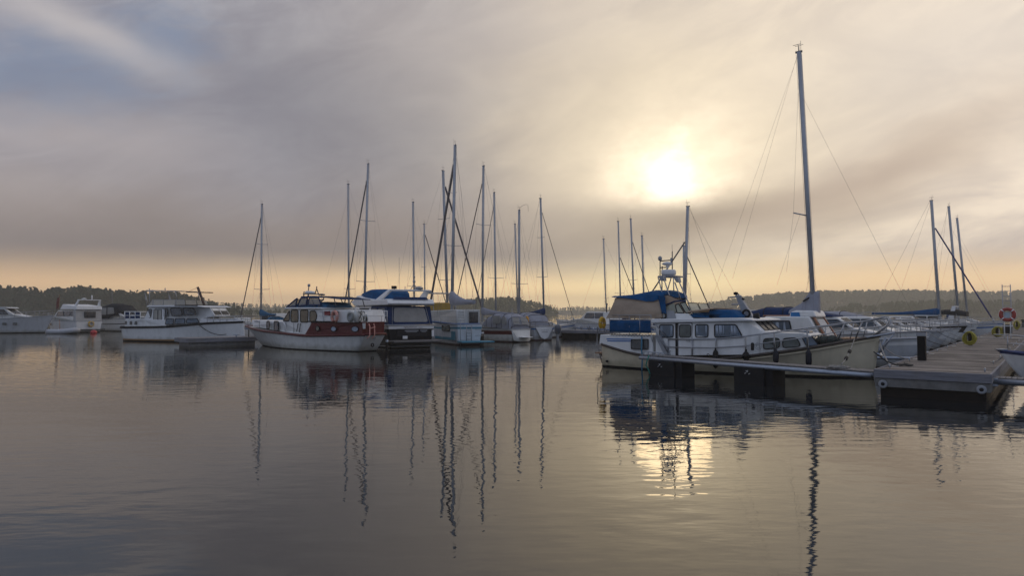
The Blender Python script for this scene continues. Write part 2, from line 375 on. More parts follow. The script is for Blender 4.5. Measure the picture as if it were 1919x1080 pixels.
bp = N.new('ShaderNodeBump'); bp.inputs['Strength'].default_value = 1.; bp.inputs['Distance'].default_value = 1.; L.new(hgt, bp.inputs['Height'])
L.new(bp.outputs[0], p.inputs['Normal'])
gl = N.new('ShaderNodeBsdfGlossy'); gl.inputs['Color'].default_value = (1, .962, .885, 1); gl.inputs['Roughness'].default_value = .012; L.new(bp.outputs[0], gl.inputs['Normal'])
df = N.new('ShaderNodeBsdfDiffuse'); df.inputs['Color'].default_value = (.012, .015, .019, 1)
fr = N.new('ShaderNodeFresnel'); fr.inputs['IOR'].default_value = 1.66; L.new(bp.outputs[0], fr.inputs['Normal'])
mx = N.new('ShaderNodeMixShader'); L.new(fr.outputs[0], mx.inputs[0]); L.new(df.outputs[0], mx.inputs[1]); L.new(gl.outputs[0], mx.inputs[2])
L.new(mx.outputs[0], N['Material Output'].inputs['Surface']); N.remove(p)
mb = MB(); mb.add([(-4000, -60, 0), (4000, -60, 0), (4000, 6000, 0), (-4000, 6000, 0)], [(0, 1, 2, 3)])
tag(mb.build('water', m), 'calm dark lake water mirroring the cloudy dawn sky', None, kind='structure')
# ---------------------------------------------------------------- far shores and woods
leafd = mat('near_forest_green', (.022, .048, .026), .9, var=.5, scale=(.12, .12, .2), spec=.1)
leaf = mat('forest_green', (.048, .080, .022), .9, var=.55, scale=(.12, .12, .2), spec=.1)
soil = mat('shore_soil', (.07, .075, .045), .95, var=.3, scale=(.1, .1, .1), spec=.1)
def shore(name, label, pts, Yb, depth=90., hill=0.):   # land under a wood; pts = [(px, top z)...]
    mb = MB(); rings = []
    for px, z in pts:
        x = (px - CX) / FX * Yb; k = (Yb + depth) / Yb
        rings.append([(x, Yb, -.5), (x, Yb + 4, .9), (x * (Yb + depth*.5)/Yb, Yb + depth*.5, z * .6 + 1), (x * k, Yb + depth, z + 1), (x * k, Yb + depth * 1.5, z), (x * k, Yb + depth * 2.2, -.5)])
    mb.loft(rings, caps=False, closed=False)
    tag(mb.build(name, soil), label, None, kind='structure')
def tree(mb, p, h, wdt, conif, rng, nf):
    # trunk sliver and a crown of many small ragged leaf clumps through the crown's volume
    mb.add([(p.x - .15, p.y, p.z), (p.x + .15, p.y, p.z), (p.x + .06, p.y, p.z + h*.8), (p.x - .06, p.y, p.z + h*.8)], [(0, 1, 2, 3)])
    vs = []; fs = []
    for k in range(nf):
        q = rng.random(); z = h * (.12 + .88 * q)
        if conif: r = wdt * .5 * (1 - q) ** .8 * (.5 + .6 * rng.random()) + .12
        else:
            r = wdt * .5 * sqrt(max(.02, 1 - (2*q - .95) ** 2)) * (.35 + .7 * rng.random())
        a = rng.random() * 2 * pi; c = p + V((r * cos(a), r * sin(a) * .8, z)); s = (.5 + rng.random() * .7) * wdt * (.17 if conif else .23)
        o = len(vs)
        for j in range(5):
            b = 2*pi*j/5 + rng.random() * .7; rr = s * (.6 + .6 * rng.random())
            vs.append((c.x + rr * cos(b), c.y + (rng.random() - .5) * s * 1.2, c.z + rr * sin(b) * .8))
        fs.append((o, o+1, o+2, o+3, o+4))
    mb.add(vs, fs)
def forest(name, label, prof, Y, rows, rowgap, step, nf, conif=.5, seed=1, zland=0., hmin=.75, wid=1., lm=None):
    rng = random.Random(seed); mb = MB()
    for r in range(rows):
        yy = Y + r * rowgap; px = prof[0][0]
        while px < prof[-1][0]:
            py = hermite(prof, px); top = at(px, py, yy).z; x = (px - CX) / FX * yy
            zb = .8 + zland * r / max(1, rows - 1)
            h = (top - zb) * (hmin + (1.06 - hmin) * rng.random() ** .7)
            if r == 0: h *= .72 + .2 * rng.random()
            cf = rng.random() < conif
            tree(mb, V((x, yy + rng.uniform(-.4, .4) * rowgap, zb)), max(2., h), wid * (h * (.26 if cf else .36) + 1.2), cf, rng, nf)
            px += step * .5 * FX / yy * rng.uniform(.6, 1.4)
    tag(mb.build(name, lm or leaf), label, None, kind='stuff')
shore('headland_ground', 'low dark shore under the near wood at left', [(-1000, 5), (-260, 6), (60, 7), (300, 5), (400, 1.5), (448, .2)], 330, 60)
forest('headland_wood', 'dark near wood on the left shore behind the motor cruisers', [(-900, 548), (-500, 541), (-200, 540), (0, 537), (90, 541), (160, 537), (230, 545), (300, 547), (345, 552), (385, 562), (418, 574), (452, 581)], 335, 4, 13, 3.6, 46, .45, 3, 5., lm=leafd)
shore('lake_shore', 'hazy far shore at centre left of the lake', [(380, 8), (600, 10), (850, 9), (1000, 6)], 900, 120)
forest('distant_wood', 'pale hazy wood on the distant shore beyond the small sailboat', [(395, 566), (470, 569), (560, 571), (650, 570), (760, 574), (830, 576), (900, 576)], 905, 3, 30, 7., 22, .5, 5, 8.)
forest('reed_thicket', 'bushy thicket on the waterside behind the white cabin boat', [(400, 577), (440, 573), (455, 577), (490, 579), (530, 578), (560, 584)], 420, 2, 10, 4.5, 26, .2, 15, 0., .4)
shore('island_ground', 'low ground of the wooded island at centre', [(826, 5), (930, 8), (1000, 5), (1046, .3)], 520, 50)
forest('island_wood', 'wooded island behind the sailboat masts at centre', [(800, 574), (850, 568), (875, 562), (900, 560), (930, 558), (965, 559), (1000, 565), (1025, 573), (1040, 580), (1047, 586)], 525, 4, 14, 4.2, 40, .45, 8, 6.)
shore('channel_shore', 'faint far shore beyond the channel', [(1030, 5), (1160, 7), (1330, 8), (1400, 8)], 1150, 120)
forest('channel_wood', 'faint pale wood across the channel right of the island', [(1035, 577), (1080, 574), (1130, 576), (1200, 576), (1280, 574), (1340, 570)], 1155, 3, 40, 8., 20, .4, 9, 4.)
shore('ridge_shore', 'far shore below the long wooded ridge at right', [(1290, 3), (1400, 9), (1600, 14), (1800, 13), (2100, 14)], 860, 160)
forest('ridge_wood', 'long hazy wooded ridge behind the boats at right', [(1295, 575), (1350, 564), (1400, 556), (1450, 551), (1500, 548), (1560, 546), (1640, 545), (1700, 545), (1760, 546), (1820, 548), (1880, 547), (1960, 545), (2100, 547)], 870, 4, 40, 5.5, 40, .3, 21, 16., .86)
shore('bay_shore', 'nearer shore of the bay at far right', [(1560, .5), (1660, 3), (1760, 5), (1900, 5), (2150, 5)], 520, 50)
forest('bay_wood', 'nearer darker wood by the bay below the ridge at right', [(1555, 582), (1580, 574), (1602, 568), (1630, 574), (1660, 567), (1720, 564), (1780, 562), (1850, 563), (1919, 562), (2100, 560)], 525, 4, 14, 4.4, 34, .4, 23, 5.)
# ---------------------------------------------------------------- morning haze
m = bpy.data.materials.new('morning_haze'); N, L = nodes_of(m); N.remove(N['Principled BSDF'])
pv = N.new('ShaderNodeVolumePrincipled'); pv.inputs['Color'].default_value = (.96, .91, .80, 1); pv.inputs['Density'].default_value = .00072; pv.inputs['Anisotropy'].default_value = .35
L.new(pv.outputs[0], N['Material Output'].inputs['Volume'])
mb = MB(); mb.box(-2200, 2200, -60, 1750, -1.5, 42)
tag(mb.build('haze', m), 'thin warm morning haze over the lake', None, kind='stuff')
# ---------------------------------------------------------------- boats
class Boat:
    def __init__(s, name, label, cat, P0, P1, bw=0., group=None, bez=0.):
        P0 = V((P0[0], P0[1], 0)); P1 = V((P1[0], P1[1], 0)); f = (P1 - P0).normalized(); l = V((-f.y, f.x, 0))
        away = l if l.dot(P0) > 0 else -l
        P0 = P0 + away * bw / 2; P1 = P1 + away * bez
        f = P1 - P0; s.L = f.length; f.normalize(); s.f = f; s.l = V((-f.y, f.x, 0)); s.o = P0
        s.ns = 1 if s.l.dot(P0) < 0 else -1
        s.root = empty(name, P0, atan2(f.y, f.x), label, cat, group); s.hbf = lambda x: 1.
    def loc(s, P):
        d = P - s.o; return V((d.dot(s.f), d.dot(s.l), d.z))
    def wld(s, p):
        return s.o + s.f * p[0] + s.l * p[1] + V((0, 0, p[2]))
    def P(s, px, py, off=0.):        # where the sight line meets the lengthways plane `off` towards the viewer
        d = ray(px, py); p0 = s.o + s.l * (s.ns * off)
        t = (p0 - CAM).dot(s.l) / d.dot(s.l); return s.loc(CAM + d * t)
    def T(s, px, py, x):             # ... meets the crossways plane at x
        d = ray(px, py); p0 = s.o + s.f * x
        t = (p0 - CAM).dot(s.f) / d.dot(s.f); return s.loc(CAM + d * t)
    def xz(s, pts, off): return [(q.x, q.z) for q in (s.P(a, b, off) for a, b in pts)]
    def hull(s, B, sheer, xs, xb, mats, rows, tw=.85, fw=.9, pk=.42, pb=2.4, pwl=1.5, flare=1.3, n=30, name='hull', parent=None, camber=.06, deck=deckm, draft=.45, wlx=(0., None), rub=None, rubmat=None):
        # rows: list of (abs_z, fraction_of_sheer, material) from the waterline up
        wx0 = wlx[0]; wx1 = wlx[1] if wlx[1] is not None else s.L
        def fdk(u):
            if u < pk: return tw + (1 - tw) * (1 - ((pk - u) / pk) ** 2)
            return max(0., 1 - ((u - pk) / (1 - pk)) ** pb)
        def fwl(u):
            if u < pk: return tw * .94 + (1 - tw * .94) * (1 - ((pk - u) / pk) ** 2)
            return max(0., 1 - ((u - pk) / (1 - pk)) ** pwl)
        def hb(x):
            return B / 2 * fdk(min(1, max(0, (x - xs) / (xb - xs)))) + (.012 if x > xb - .05 else 0)
        s.hbf = hb; s.sheer = sheer; s.B = B; s.xs = xs; s.xb = xb
        lev = [(-draft, 0., 0), (-draft * .5, 0, 0)] + rows
        rings = []
        for i in range(n + 1):
            u = i / n; u = u if u < .5 else .5 + .5 * (1 - (1 - (u - .5) * 2) ** 1.35)
            xd = xs + u * (xb - xs); xw = wx0 + u * (wx1 - wx0); zs = hermite(sheer, xd); side = []
            for a, fr, _ in lev:
                z = a + fr * zs; t = z / zs
                if t >= 0:
                    y = B/2 * (fwl(u) * fw + (fdk(u) - fwl(u) * fw) * t ** flare); x = xw + (xd - xw) * t ** .9
                else:
                    k = -z / draft; y = B/2 * fwl(u) * fw * (1 - .75 * k ** 1.6); x = xw + (wx0 + .5 * (wx1 - wx0) - xw) * .09 * k
                side.append((x, max(y, .012), z))
            rings.append([(x, -y, z) for x, y, z in side[::-1]] + side)
        mb = MB(); m = len(rings[0]); h = len(lev)
        for i in range(n):
            for k in range(m - 1):
                lo = (h - 2 - k) if k < h - 1 else (0 if k == h - 1 else k - h)
                mi = lev[lo + 1][2] if k != h - 1 else 0
                mb.add([rings[i][k], rings[i][k+1], rings[i+1][k+1], rings[i+1][k]], [(0, 1, 2, 3)], mi, True)
        # transom
        R = rings[0]
        for k in range(h - 1):
            mb.add([R[h-1-k], R[h+k], R[h+k+1], R[h-2-k]], [(0, 1, 2, 3)], lev[k + 1][2])
        for k in range(h - 1):
            R2 = rings[-1]; mb.add([R2[h-1-k], R2[h+k], R2[h+k+1], R2[h-2-k]], [(0, 1, 2, 3)], lev[k + 1][2])
        me = mb.build(name, mats, parent or s.root)
        bm = bmesh.new(); bm.from_mesh(me.data); bmesh.ops.remove_doubles(bm, verts=bm.verts, dist=1e-4); bmesh.ops.recalc_face_normals(bm, faces=bm.faces); bm.to_mesh(me.data); bm.free()
        for e in me.data.polygons: pass
        dk = MB(); rr = []
        for R in rings:
            a = V(R[0]); b = V(R[-1]); zz = -.03
            rr.append([a.lerp(b, k/6) + V((0, 0, zz + camber * (1 - (k/3 - 1) ** 2) * (abs(b.y) / (B/2)))) for k in range(7)])
        dk.loft(rr, caps=False, closed=False); dk.build('deck', deck, s.root)
        if rub:
            mb = MB()
            for sg in (0, -1): mb.tube([V(R[sg]) + V((0, .012 if sg else -.012, rub[1])) for R in rings], rub[0], 6)
            mb.tube([rings[0][0], rings[0][-1]], rub[0], 6)
            mb.build('rubrail', rubmat or rubber, s.root)
        s.rings = rings
        return me
    def prism(s, name, prof, w, m, bevel=.03, parent=None, wf=None, label=None, off=0.):
        # side profile [(x, z)] carried across the boat; wf(x, z) gives the half width where it varies
        g = wf or (lambda x, z: w); mb = MB()
        mb.prism([(x, off - g(x, z), z) for x, z in prof], [(x, off + g(x, z), z) for x, z in prof])
        return mb.build(name, m, parent or s.root, bevel, label)
    def pane(s, pts, off, m=None, r=.07, name='window', frame=rubber, fr=.018, parent=None, proud=.012, rounded=True):
        # pts: (x, z) on the near side at distance off from the centreline
        f = fillet(pts, r) if rounded else pts; g = off if callable(off) else (lambda x, z: off)
        A = [(x, s.ns * (g(x, z) - .02), z) for x, z in f]; Bq = [(x, s.ns * (g(x, z) + proud), z) for x, z in f]
        o = MB().prism(A, Bq).build(name, m or glass, parent or s.root)
        if frame: MB().tube([V(q) for q in Bq], fr, 5, 0, True).build('frame', frame, o)
        return o
    def win(s, px, off, **k):
        o = off(0, 0) if callable(off) else off
        return s.pane(s.xz(px, o), off, **k)
    def front(s, a, b, w, n=3, m=None, name='windscreen', margin=.06, frame=rubber, w2=None, parent=None, sgn=1, skew=0.):
        # panes set in a sloping crossways face from (xa, za) up to (xb, zb)
        a = V((a[0], 0, a[1])); b = V((b[0], 0, b[1])); d = b - a; nrm = V((d.z, 0, -d.x)).normalized() * sgn; w2 = w2 or w; out = []
        for k in range(n):
            t0 = -1 + 2 * k / n; t1 = -1 + 2 * (k + 1) / n; q = []
            for t, e in ((t0, 0), (t1, 0), (t1, 1), (t0, 1)):
                ww = w if e == 0 else w2; base = a.lerp(b, .1 if e == 0 else .9)
                q.append(base + V((0, ww * t - margin * (1 if t == t1 else -1), 0)))
            mb = MB().prism([p - nrm * .01 for p in q], [p + nrm * .014 for p in q]); o = mb.build(name, m or glass, parent or s.root)
            if frame: MB().tube([p + nrm * .014 for p in q], .016, 5, 0, True).build('frame', frame, o)
        return o
    def tubes(s, name, lines, r, m=None, parent=None, n=6, label=None):
        mb = MB()
        for l in lines: mb.tube(l, r, n)
        return mb.build(name, m or steel, parent or s.root, label=label)
    def arch(s, name, st, w, m, k=11, rnd=.55, wr=0., parent=None, label=None, thick=False, seed=3):
        # canvas stretched over hoops: stations (x, z_bottom, z_top[, halfwidth])
        rng = random.Random(seed); rings = []
        for q in st:
            x, zb, zt = q[:3]; ww = q[3] if len(q) > 3 else w; R = []
            for i in range(k):
                a = pi * i / (k - 1); cx = -cos(a); cy = sin(a)
                y = math.copysign(abs(cx) ** rnd, cx) * ww; z = zb + (zt - zb) * cy ** rnd
                R.append((x + rng.uniform(-wr, wr), y + rng.uniform(-wr, wr), z + rng.uniform(-wr, wr)))
            rings.append(R)
        mb = MB(); mb.loft(rings, closed=False, caps=True); o = mb.build(name, m, parent or s.root, label=label)
        if name in ('cockpit_tent', 'spray_hood', 'canopy', 'bimini'):
            for R in rings[:-1]: MB().tube([V(q) * 1.0 + V((0, 0, .006)) for q in R], .022, 5).build('seam', blackcv, o)
        return o
    def sheerline(s, x0, x1, dz=0., inset=0., n=12, sg=None):
        sg = s.ns if sg is None else sg; out = []
        for i in range(n + 1):
            x = x0 + (x1 - x0) * i / n; out.append(V((x, sg * max(.0, s.hbf(x) - inset), hermite(s.sheer, x) + dz)))
        return out
    def railing(s, x0, x1, h=.6, n=5, r=.014, inset=.08, name='guard_rail', mid=True, both=True, closebow=False, m=None):
        mb = MB()
        for sg in ((1, -1) if both else (s.ns,)):
            mb.tube(s.sheerline(x0, x1, h, inset, 14, sg), r, 6)
            if mid: mb.tube(s.sheerline(x0, x1, h * .5, inset, 14, sg), r * .75, 5)
            b = s.sheerline(x0, x1, -.03, inset, n, sg); t = s.sheerline(x0, x1, h, inset, n, sg)
            for p, q in zip(b, t): mb.tube([p, q], r, 5)
        if closebow:
            z = hermite(s.sheer, x1) + h; a = s.hbf(x1) - inset
            mb.tube([(x1 + .35 * sin(pi*k/8), a * cos(pi*k/8), z) for k in range(9)], r, 6)
        return mb.build(name, m or steel, s.root)
def boat_line(stern, bow): return onz(*stern), onz(*bow)
def fender(P, h, r, label, m=rubber, rope_to=None, group='fenders hung on the cream cruiser'):
    o = empty('fender', P, 0, label, 'fender', group); mb = MB()
    mb.lathe([(.01, -h/2 - .03), (r * .45, -h/2), (r * .9, -h/2 + r * .6), (r, -h/2 + r * 1.2), (r, h/2 - r * 1.3), (r * .75, h/2 - r * .5), (r * .3, h/2), (r * .28, h/2 + .07), (.01, h/2 + .08)], (0, 0, 0))
    mb.build('cushion', m, o)
    if rope_to is not None:
        MB().tube([(0, 0, h/2), V(rope_to) - V(P)], .012, 5).build('lanyard', ropew, o)
    return o
def horseshoe(name, P, R, r, label, m, group=None, u=(1, 0, 0), w=(0, 0, 1), gap=.32):
    o = empty(name, P, 0, label, 'life ring', group); u = V(u).normalized(); w = V(w).normalized(); mb = MB()
    pts = [(u * sin(a) + w * cos(a) * 1.25) * R for a in [(-pi + pi * gap) + k * (2*pi - 2*pi*gap) / 18 for k in range(19)]]
    mb.tube(pts, r, 9); mb.build('foam_collar', m, o)
    mb = MB()
    for k in (4, 9, 14): mb.tube([pts[k] + (pts[k] - pts[k]) , pts[k] * 1.0 + (pts[k+1] - pts[k]) * .35], r * 1.06, 9)
    mb.build('band', greyp, o); return o
def sailboat(label, top, base, Y, fang, Lh, B=2.7, fb=.95, name='sailboat', hullm=None, stripe=None, spread=((.42, .75), (.72, .55)), jib=None, jibfrac=.92, thick=.05, jibm=None, boom=0., cover=None, r=.075, mfrac=.58, back=True, cabin=True, hullobj=True, decor=True, spar=None, mastz=None, bowx=None, covk=1., stripe_t=(.78, .88), wirer=.0065):
    mb_ = at(base[0], base[1], Y); mt = at(top[0], top[1], Y)
    f = V((sin(radians(fang)), cos(radians(fang)), 0)); o = V((mb_.x, mb_.y, 0)) - f * Lh * mfrac
    b = Boat(name, label, 'sailboat', o, o + f * Lh, group='sailboats moored in the marina')
    hm = hullm or white; st = stripe or bluep
    b.hull(B, [(-.2, fb * .95), (Lh * .4, fb * .92), (Lh + .9, fb * 1.22)], -.15, Lh + .85, [antifoul, hm, st], [(0, 0, 0), (.10, 0, 0), (.14, 0, 1), (0, stripe_t[0], 1), (0, stripe_t[1], 2), (0, 1, 1)], tw=.68, pb=2.0, rub=(.03, 0), rubmat=alu)
    zc = fb + .42
    if cabin:
        x0, x1 = Lh * .28, Lh * .72
        b.prism('coachroof', [(x0, fb - .05), (x0 + .1, zc + .08), (x1 - .9, zc), (x1, fb + .05)], 0, hm, .05, wf=lambda x, z: b.hbf(x) * .62)
        for k in range(3):
            xa = x0 + .45 + k * .95
            if xa + .6 < x1 - .6: b.pane([(xa, fb + .1), (xa + .62, fb + .1), (xa + .62, fb + .3), (xa, fb + .3)], lambda x, z: b.hbf(x) * .62 + .002, glass, .06)
        b.arch('spray_hood', [(x0 - .5, fb + .3, zc + .55, .85), (x0 - .1, fb + .35, zc + .62, .85), (x0 + .7, zc - .06, zc + .12, .8)], .85, navycv if cover is None else cover, rnd=.6)
    p0 = b.loc(mb_); p1 = b.loc(mt); p0.y = 0
    dv = p1 - p0; zb = zc - .03 if mastz is None else mastz; pb = p0 + dv * ((zb - p0.z) / dv.z); dv = p1 - pb
    sp = spar or alu
    b.tubes('mast', [[pb, p1]], r, sp, n=8)
    hd = MB(); hd.box(p1.x - .16, p1.x + .14, p1.y - .04, p1.y + .04, p1.z - .03, p1.z + .05)
    hd.tube([p1, p1 + V((0, 0, .30))], .012, 4); hd.tube([p1 + V((-.18, 0, .3)), p1 + V((.18, .02, .32))], .01, 4)
    hd.tube([p1 + V((.05, .1, 0)), p1 + V((.05, .1, .55))], .008, 4)
    hd.build('masthead_gear', wire, b.root)
    tips = []
    for fr, hl in spread:
        c = pb + dv * fr; b.tubes('spreader', [[c + V((-.1, -hl, .05)), c, c + V((-.1, hl, .05))]], .022, sp); tips.append((c, hl))
    wr = []; hb = b.hbf(pb.x) - .08; zd = hermite(b.sheer, pb.x); hnd = pb + dv * .98
    for sg in (1, -1):
        pts = [V((pb.x - .15, sg * hb, zd))] + [c + V((-.1, sg * hl, .05)) for c, hl in tips] + [hnd]
        wr.append(pts)
        if tips:
            wr.append([V((pb.x - .5, sg * hb, zd)), tips[0][0]]); wr.append([V((pb.x + .4, sg * hb, zd)), tips[0][0]])
            for q in range(len(tips) - 1): wr.append([tips[q][0] + V((-.1, sg * tips[q][1], .05)), tips[q + 1][0]])
    if back: wr.append([V((-.1, 0, fb)), p1])
    bow = V((b.xb - .15, 0, hermite(b.sheer, b.xb) + .05)) if bowx is None else bowx
    fh = pb + dv * jibfrac
    wr.append([bow, fh])
    b.tubes('rigging', wr, wirer, wire, n=4)
    b.tubes('halyard', [[pb + V((.12, .06, .2)), p1 + V((.1, .06, -.1))], [pb + V((-.13, -.05, .2)), p1 + V((-.12, -.05, -.1))]], .006, wire, n=4)
    if jib:
        a = bow.lerp(fh, .06); e = bow.lerp(fh, .965); q = [a.lerp(e, k / 12) for k in range(13)]
        b.tubes('furled_jib', [q], thick, jibm or furl, n=7)
        ob = b.root.children[-1]
        for v in ob.data.vertices:
            t = (v.co - a).dot(e - a) / (e - a).length_squared; ctr = a.lerp(e, t); k = 1.25 - .75 * t if t > .03 else .5
            v.co = ctr + (v.co - ctr) * k
        MB().lathe([(.03, -.1), (.1, -.08), (.1, 0), (.05, .02), (.05, .12)], bow.lerp(fh, .035), (fh - bow), 10).build('furler_drum', alu, b.root)
    if boom:
        g = pb + dv * (.75 / dv.z); e = V((g.x - boom, 0, g.z + .05)); b.tubes('boom', [[g, e]], .055, sp, n=8)
        if cover:
            rings = []
            for k in range(11):
                t = k / 10; c = g.lerp(e, t) + V((.05 if k == 0 else 0, 0, 0)); hz = (.50 * (1 - t) ** 2.2 + .17) * covk; wd = .16 * covk * (1 - .45 * t)
                rings.append([c + V((0, wd * cos(2*pi*j/10), -.08 + hz * .5 + hz * .5 * sin(2*pi*j/10) * 1.1)) for j in range(10)])
            MB().loft(rings).build('sail_cover', cover, b.root)
        b.tubes('mainsheet', [[e, V((e.x + .2, 0, fb + .3))], [e, p1 + V((-.12, 0, 0))]], .008, wire, n=4)
    if decor: b.railing(b.xb - 1.9, b.xb - .25, .55, 2, .013, .1, 'pulpit', closebow=False); b.railing(.1, b.xb - 1.9, .55, 5, .008, .08, 'lifeline')
    return b
def cruiser(label, P0, P1, B=2.9, fb=1.15, hullm=None, stripe=None, band=None, cab=(.30, .50, .66), ch=1.05, bimini=None, archz=0., glassm=None, name='motor_cruiser', rail=True, screen=True, windows=3, hardtop=None, bowh=1.3, longwin=False, mast=False, group='motor cruisers moored in the marina', side=1.0, fly=None):
    b = Boat(name, label, 'motorboat', P0, P1, group=group); Lh = b.L; hm = hullm or white
    b.hull(B, [(-.1, fb), (Lh * .5, fb * 1.06), (Lh + .9, fb * bowh)], -.1, Lh + .9, [boot, hm, stripe or hm, band or hm], [(0, 0, 0), (.09, 0, 0), (.12, 0, 1), (0, .55, 1), (0, .62, 2), (0, .86, 3), (0, 1, 3)], tw=.9, pb=2.2, rub=(.035, -.01), rubmat=greyp)
    a, c, e = [q * Lh for q in cab]; zd = fb * 1.05; zt = zd + ch
    wf = lambda x, z: min(B/2 - .28, b.hbf(x) * .80)
    prof = [(a, zd - .1), (a + .05, zt), (c, zt), (c + (e - c) * .55, zd + ch * .42), (Lh * .93, zd + .14), (Lh * .95, zd - .02)]
    b.prism('cabin', prof, 0, white, .06, wf=wf)
    x0, x1 = a + .15, c + .1; z0, z1 = zd + ch * .46, zt - .13
    if longwin:
        b.pane([(x0, z0), (x1 + (e - c) * .3, z0), (x1 - .05, z1), (x0, z1)], lambda x, z: wf(x, z) + .002, glassm or glass, .05, name='window')
    else:
        n = windows
        for k in range(n):
            u0 = x0 + (x1 - x0) * k / n; u1 = x0 + (x1 - x0) * (k + .88) / n; sl = (e - c) * .25 if k == n - 1 else 0
            b.pane([(u0, z0), (u1 + sl, z0), (u1, z1), (u0, z1)], lambda x, z: wf(x, z) + .002, glassm or glass, .06)
    if screen: b.front((c + (e - c) * .55, zd + ch * .42), (c, zt), wf(e, 0) * .9, 3, glassm or glass)
    for k in range(2):
        xx = Lh * (.62 + .1 * k); b.pane([(xx, fb * .62), (xx + .4, fb * .62), (xx + .4, fb * .78), (xx, fb * .78)], lambda x, z: b.hbf(x) * .985, glass, .07, name='porthole', fr=.012)
    if hardtop: b.prism('hardtop', [(a - .5, zt + .02), (a - .5, zt + .12), (c + .2, zt + .14), (c + .45, zt + .03)], 0, hardtop, .04, wf=lambda x, z: wf(c, z) + .06)
    if bimini:
        b.arch('bimini', [(a - 2.0, zt - .15, zt + .32, B*.40), (a - 1.2, zt - .02, zt + .52, B*.41), (a - .2, zt + .05, zt + .52, B*.41), (c - .2, zt + .02, zt + .1, B*.38)], B*.4, bimini, rnd=.5, wr=.02)
        b.tubes('bimini_hoop', [[V((a - 1.2, sg * B*.41, fb)), V((a - 1.2, sg * B*.41, zt + .1))] for sg in (1, -1)], .018, steel)
    if archz:
        mb = MB(); h = B * .42
        for sg in (1, -1): mb.prism([(a - .9, sg*h, fb), (a - .3, sg*h, fb), (a - .85, sg*h*.86, zt + archz), (a - 1.15, sg*h*.86, zt + archz)], [(a - .9, sg*(h-.14), fb), (a - .3, sg*(h-.14), fb), (a - .85, sg*(h*.86-.14), zt + archz), (a - 1.15, sg*(h*.86-.14), zt + archz)])
        mb.box(a - 1.2, a - .82, -h*.86, h*.86, zt + archz - .05, zt + archz + .06); mb.build('radar_arch', white2, b.root, .03)
        b.tubes('antenna', [[V((a - 1., .6, zt + archz)), V((a - 1.25, .6, zt + archz + 1.6))], [V((a - 1., -.5, zt + archz)), V((a - 1., -.5, zt + archz + .4))]], .012, greyp)
    if mast:
        b.tubes('light_mast', [[V((a + .5, 0, zt)), V((a + .25, 0, zt + 1.1))], [V((a + .3, -.35, zt + .75)), V((a + .3, .35, zt + .75))]], .025, white2)
        MB().lathe([(.02, 0), (.06, .02), (.06, .14), (.02, .16)], (a + .25, 0, zt + 1.1)).build('anchor_light', greyp, b.root)
    if rail: b.railing(Lh * .5, b.xb - .15, .62, 5, .016, .10, 'bow_rail', closebow=True)
    b.tubes('cleat', [[V((Lh * .9, sg * .25, hermite(b.sheer, Lh*.9) + .1)), V((Lh * .9 + .25, sg * .25, hermite(b.sheer, Lh*.9) + .1))] for sg in (1, -1)], .025, steel)
    b.tubes('wiper', [[V((c + (e - c) * .5, y, zd + ch * .5)), V((c + .12, y + .15, zt - .15))] for y in (-.5, .5)], .012, rubber)
    return b
# ================================================================ the cream motor cruiser in front
b = Boat('motor_cruiser', 'cream hulled motor cruiser with white deckhouse, blue aft dodger and beige cover, nearest boat', 'motorboat', onz(1131, 687.5), onz(1637, 710.5), 2.5, 'motor cruisers moored in the marina', .1)
W = 1.62
sh = [(q.x, q.z) for q in (b.P(px, py, 1.6) for px, py in [(1121, 646), (1178, 661), (1225, 668), (1310, 672), (1360, 671), (1405, 667), (1459, 660)])]
xb = b.P(1649, 630, 0).x
sh += [(b.P(1521, 651, 1.35).x, b.P(1521, 651, 1.35).z), (b.P(1601, 637, .6).x, b.P(1601, 637, .6).z), (xb, b.P(1649, 629, 0).z)]
b.hull(3.5, sh, sh[0][0], xb, [boot, cream, white], [(0, 0, 0), (.07, 0, 0), (.10, 0, 1), (0, .3, 1), (0, .6, 1), (0, .9, 1), (0, 1, 1)], tw=.74, pk=.4, pb=2.5, pwl=1.6, fw=.93, rub=(.055, -.01), rubmat=brownrub)
# white strake under the rubrail towards the bow
mb = MB(); mb.tube(b.sheerline(5.2, xb - .1, -.13, -.005, 14), .022, 5); mb.build('strake', cream, b.root)
# bulwark band: aft cabin side rising above the rubrail
def ln(px, py, o=W): q = b.P(px, py, o); return (q.x, q.z)
wall_aft = lambda x, z: min(W, b.hbf(x) - .03)
prof = [ln(1122, 645, 1.3), ln(1124, 627.5, 1.3), ln(1170, 628), ln(1222, 628), ln(1224, 668), ln(1178, 661)]
aft = b.prism('aft_cabin', prof, 0, white, .03, wf=wall_aft)
zr = prof[2][1]
for y0, y1 in ((634.5, 636.5), (638, 640.2)):
    A = [ln(1125, y0, 1.32), ln(1184, y0 + .7), ln(1184, y1 + .7), ln(1125, y1, 1.32)]
    mb = MB(); st = []
    for i in range(9):
        t = i / 8; x = A[0][0] + (A[1][0] - A[0][0]) * t; za = A[0][1] + (A[1][1] - A[0][1]) * t; zb_ = A[3][1] + (A[2][1] - A[3][1]) * t
        y = b.ns * (wall_aft(x, za) + .006); st.append([(x, y, za), (x, y, zb_), (x, y - b.ns * .02, zb_), (x, y - b.ns * .02, za)])
    mb.loft(st, sm=False); mb.build('stripe', bluep, aft)
b.win([(1183, 636.5), (1215, 636), (1215, 655), (1183, 654.5)], lambda x, z: W + .004, m=glass, r=.05)
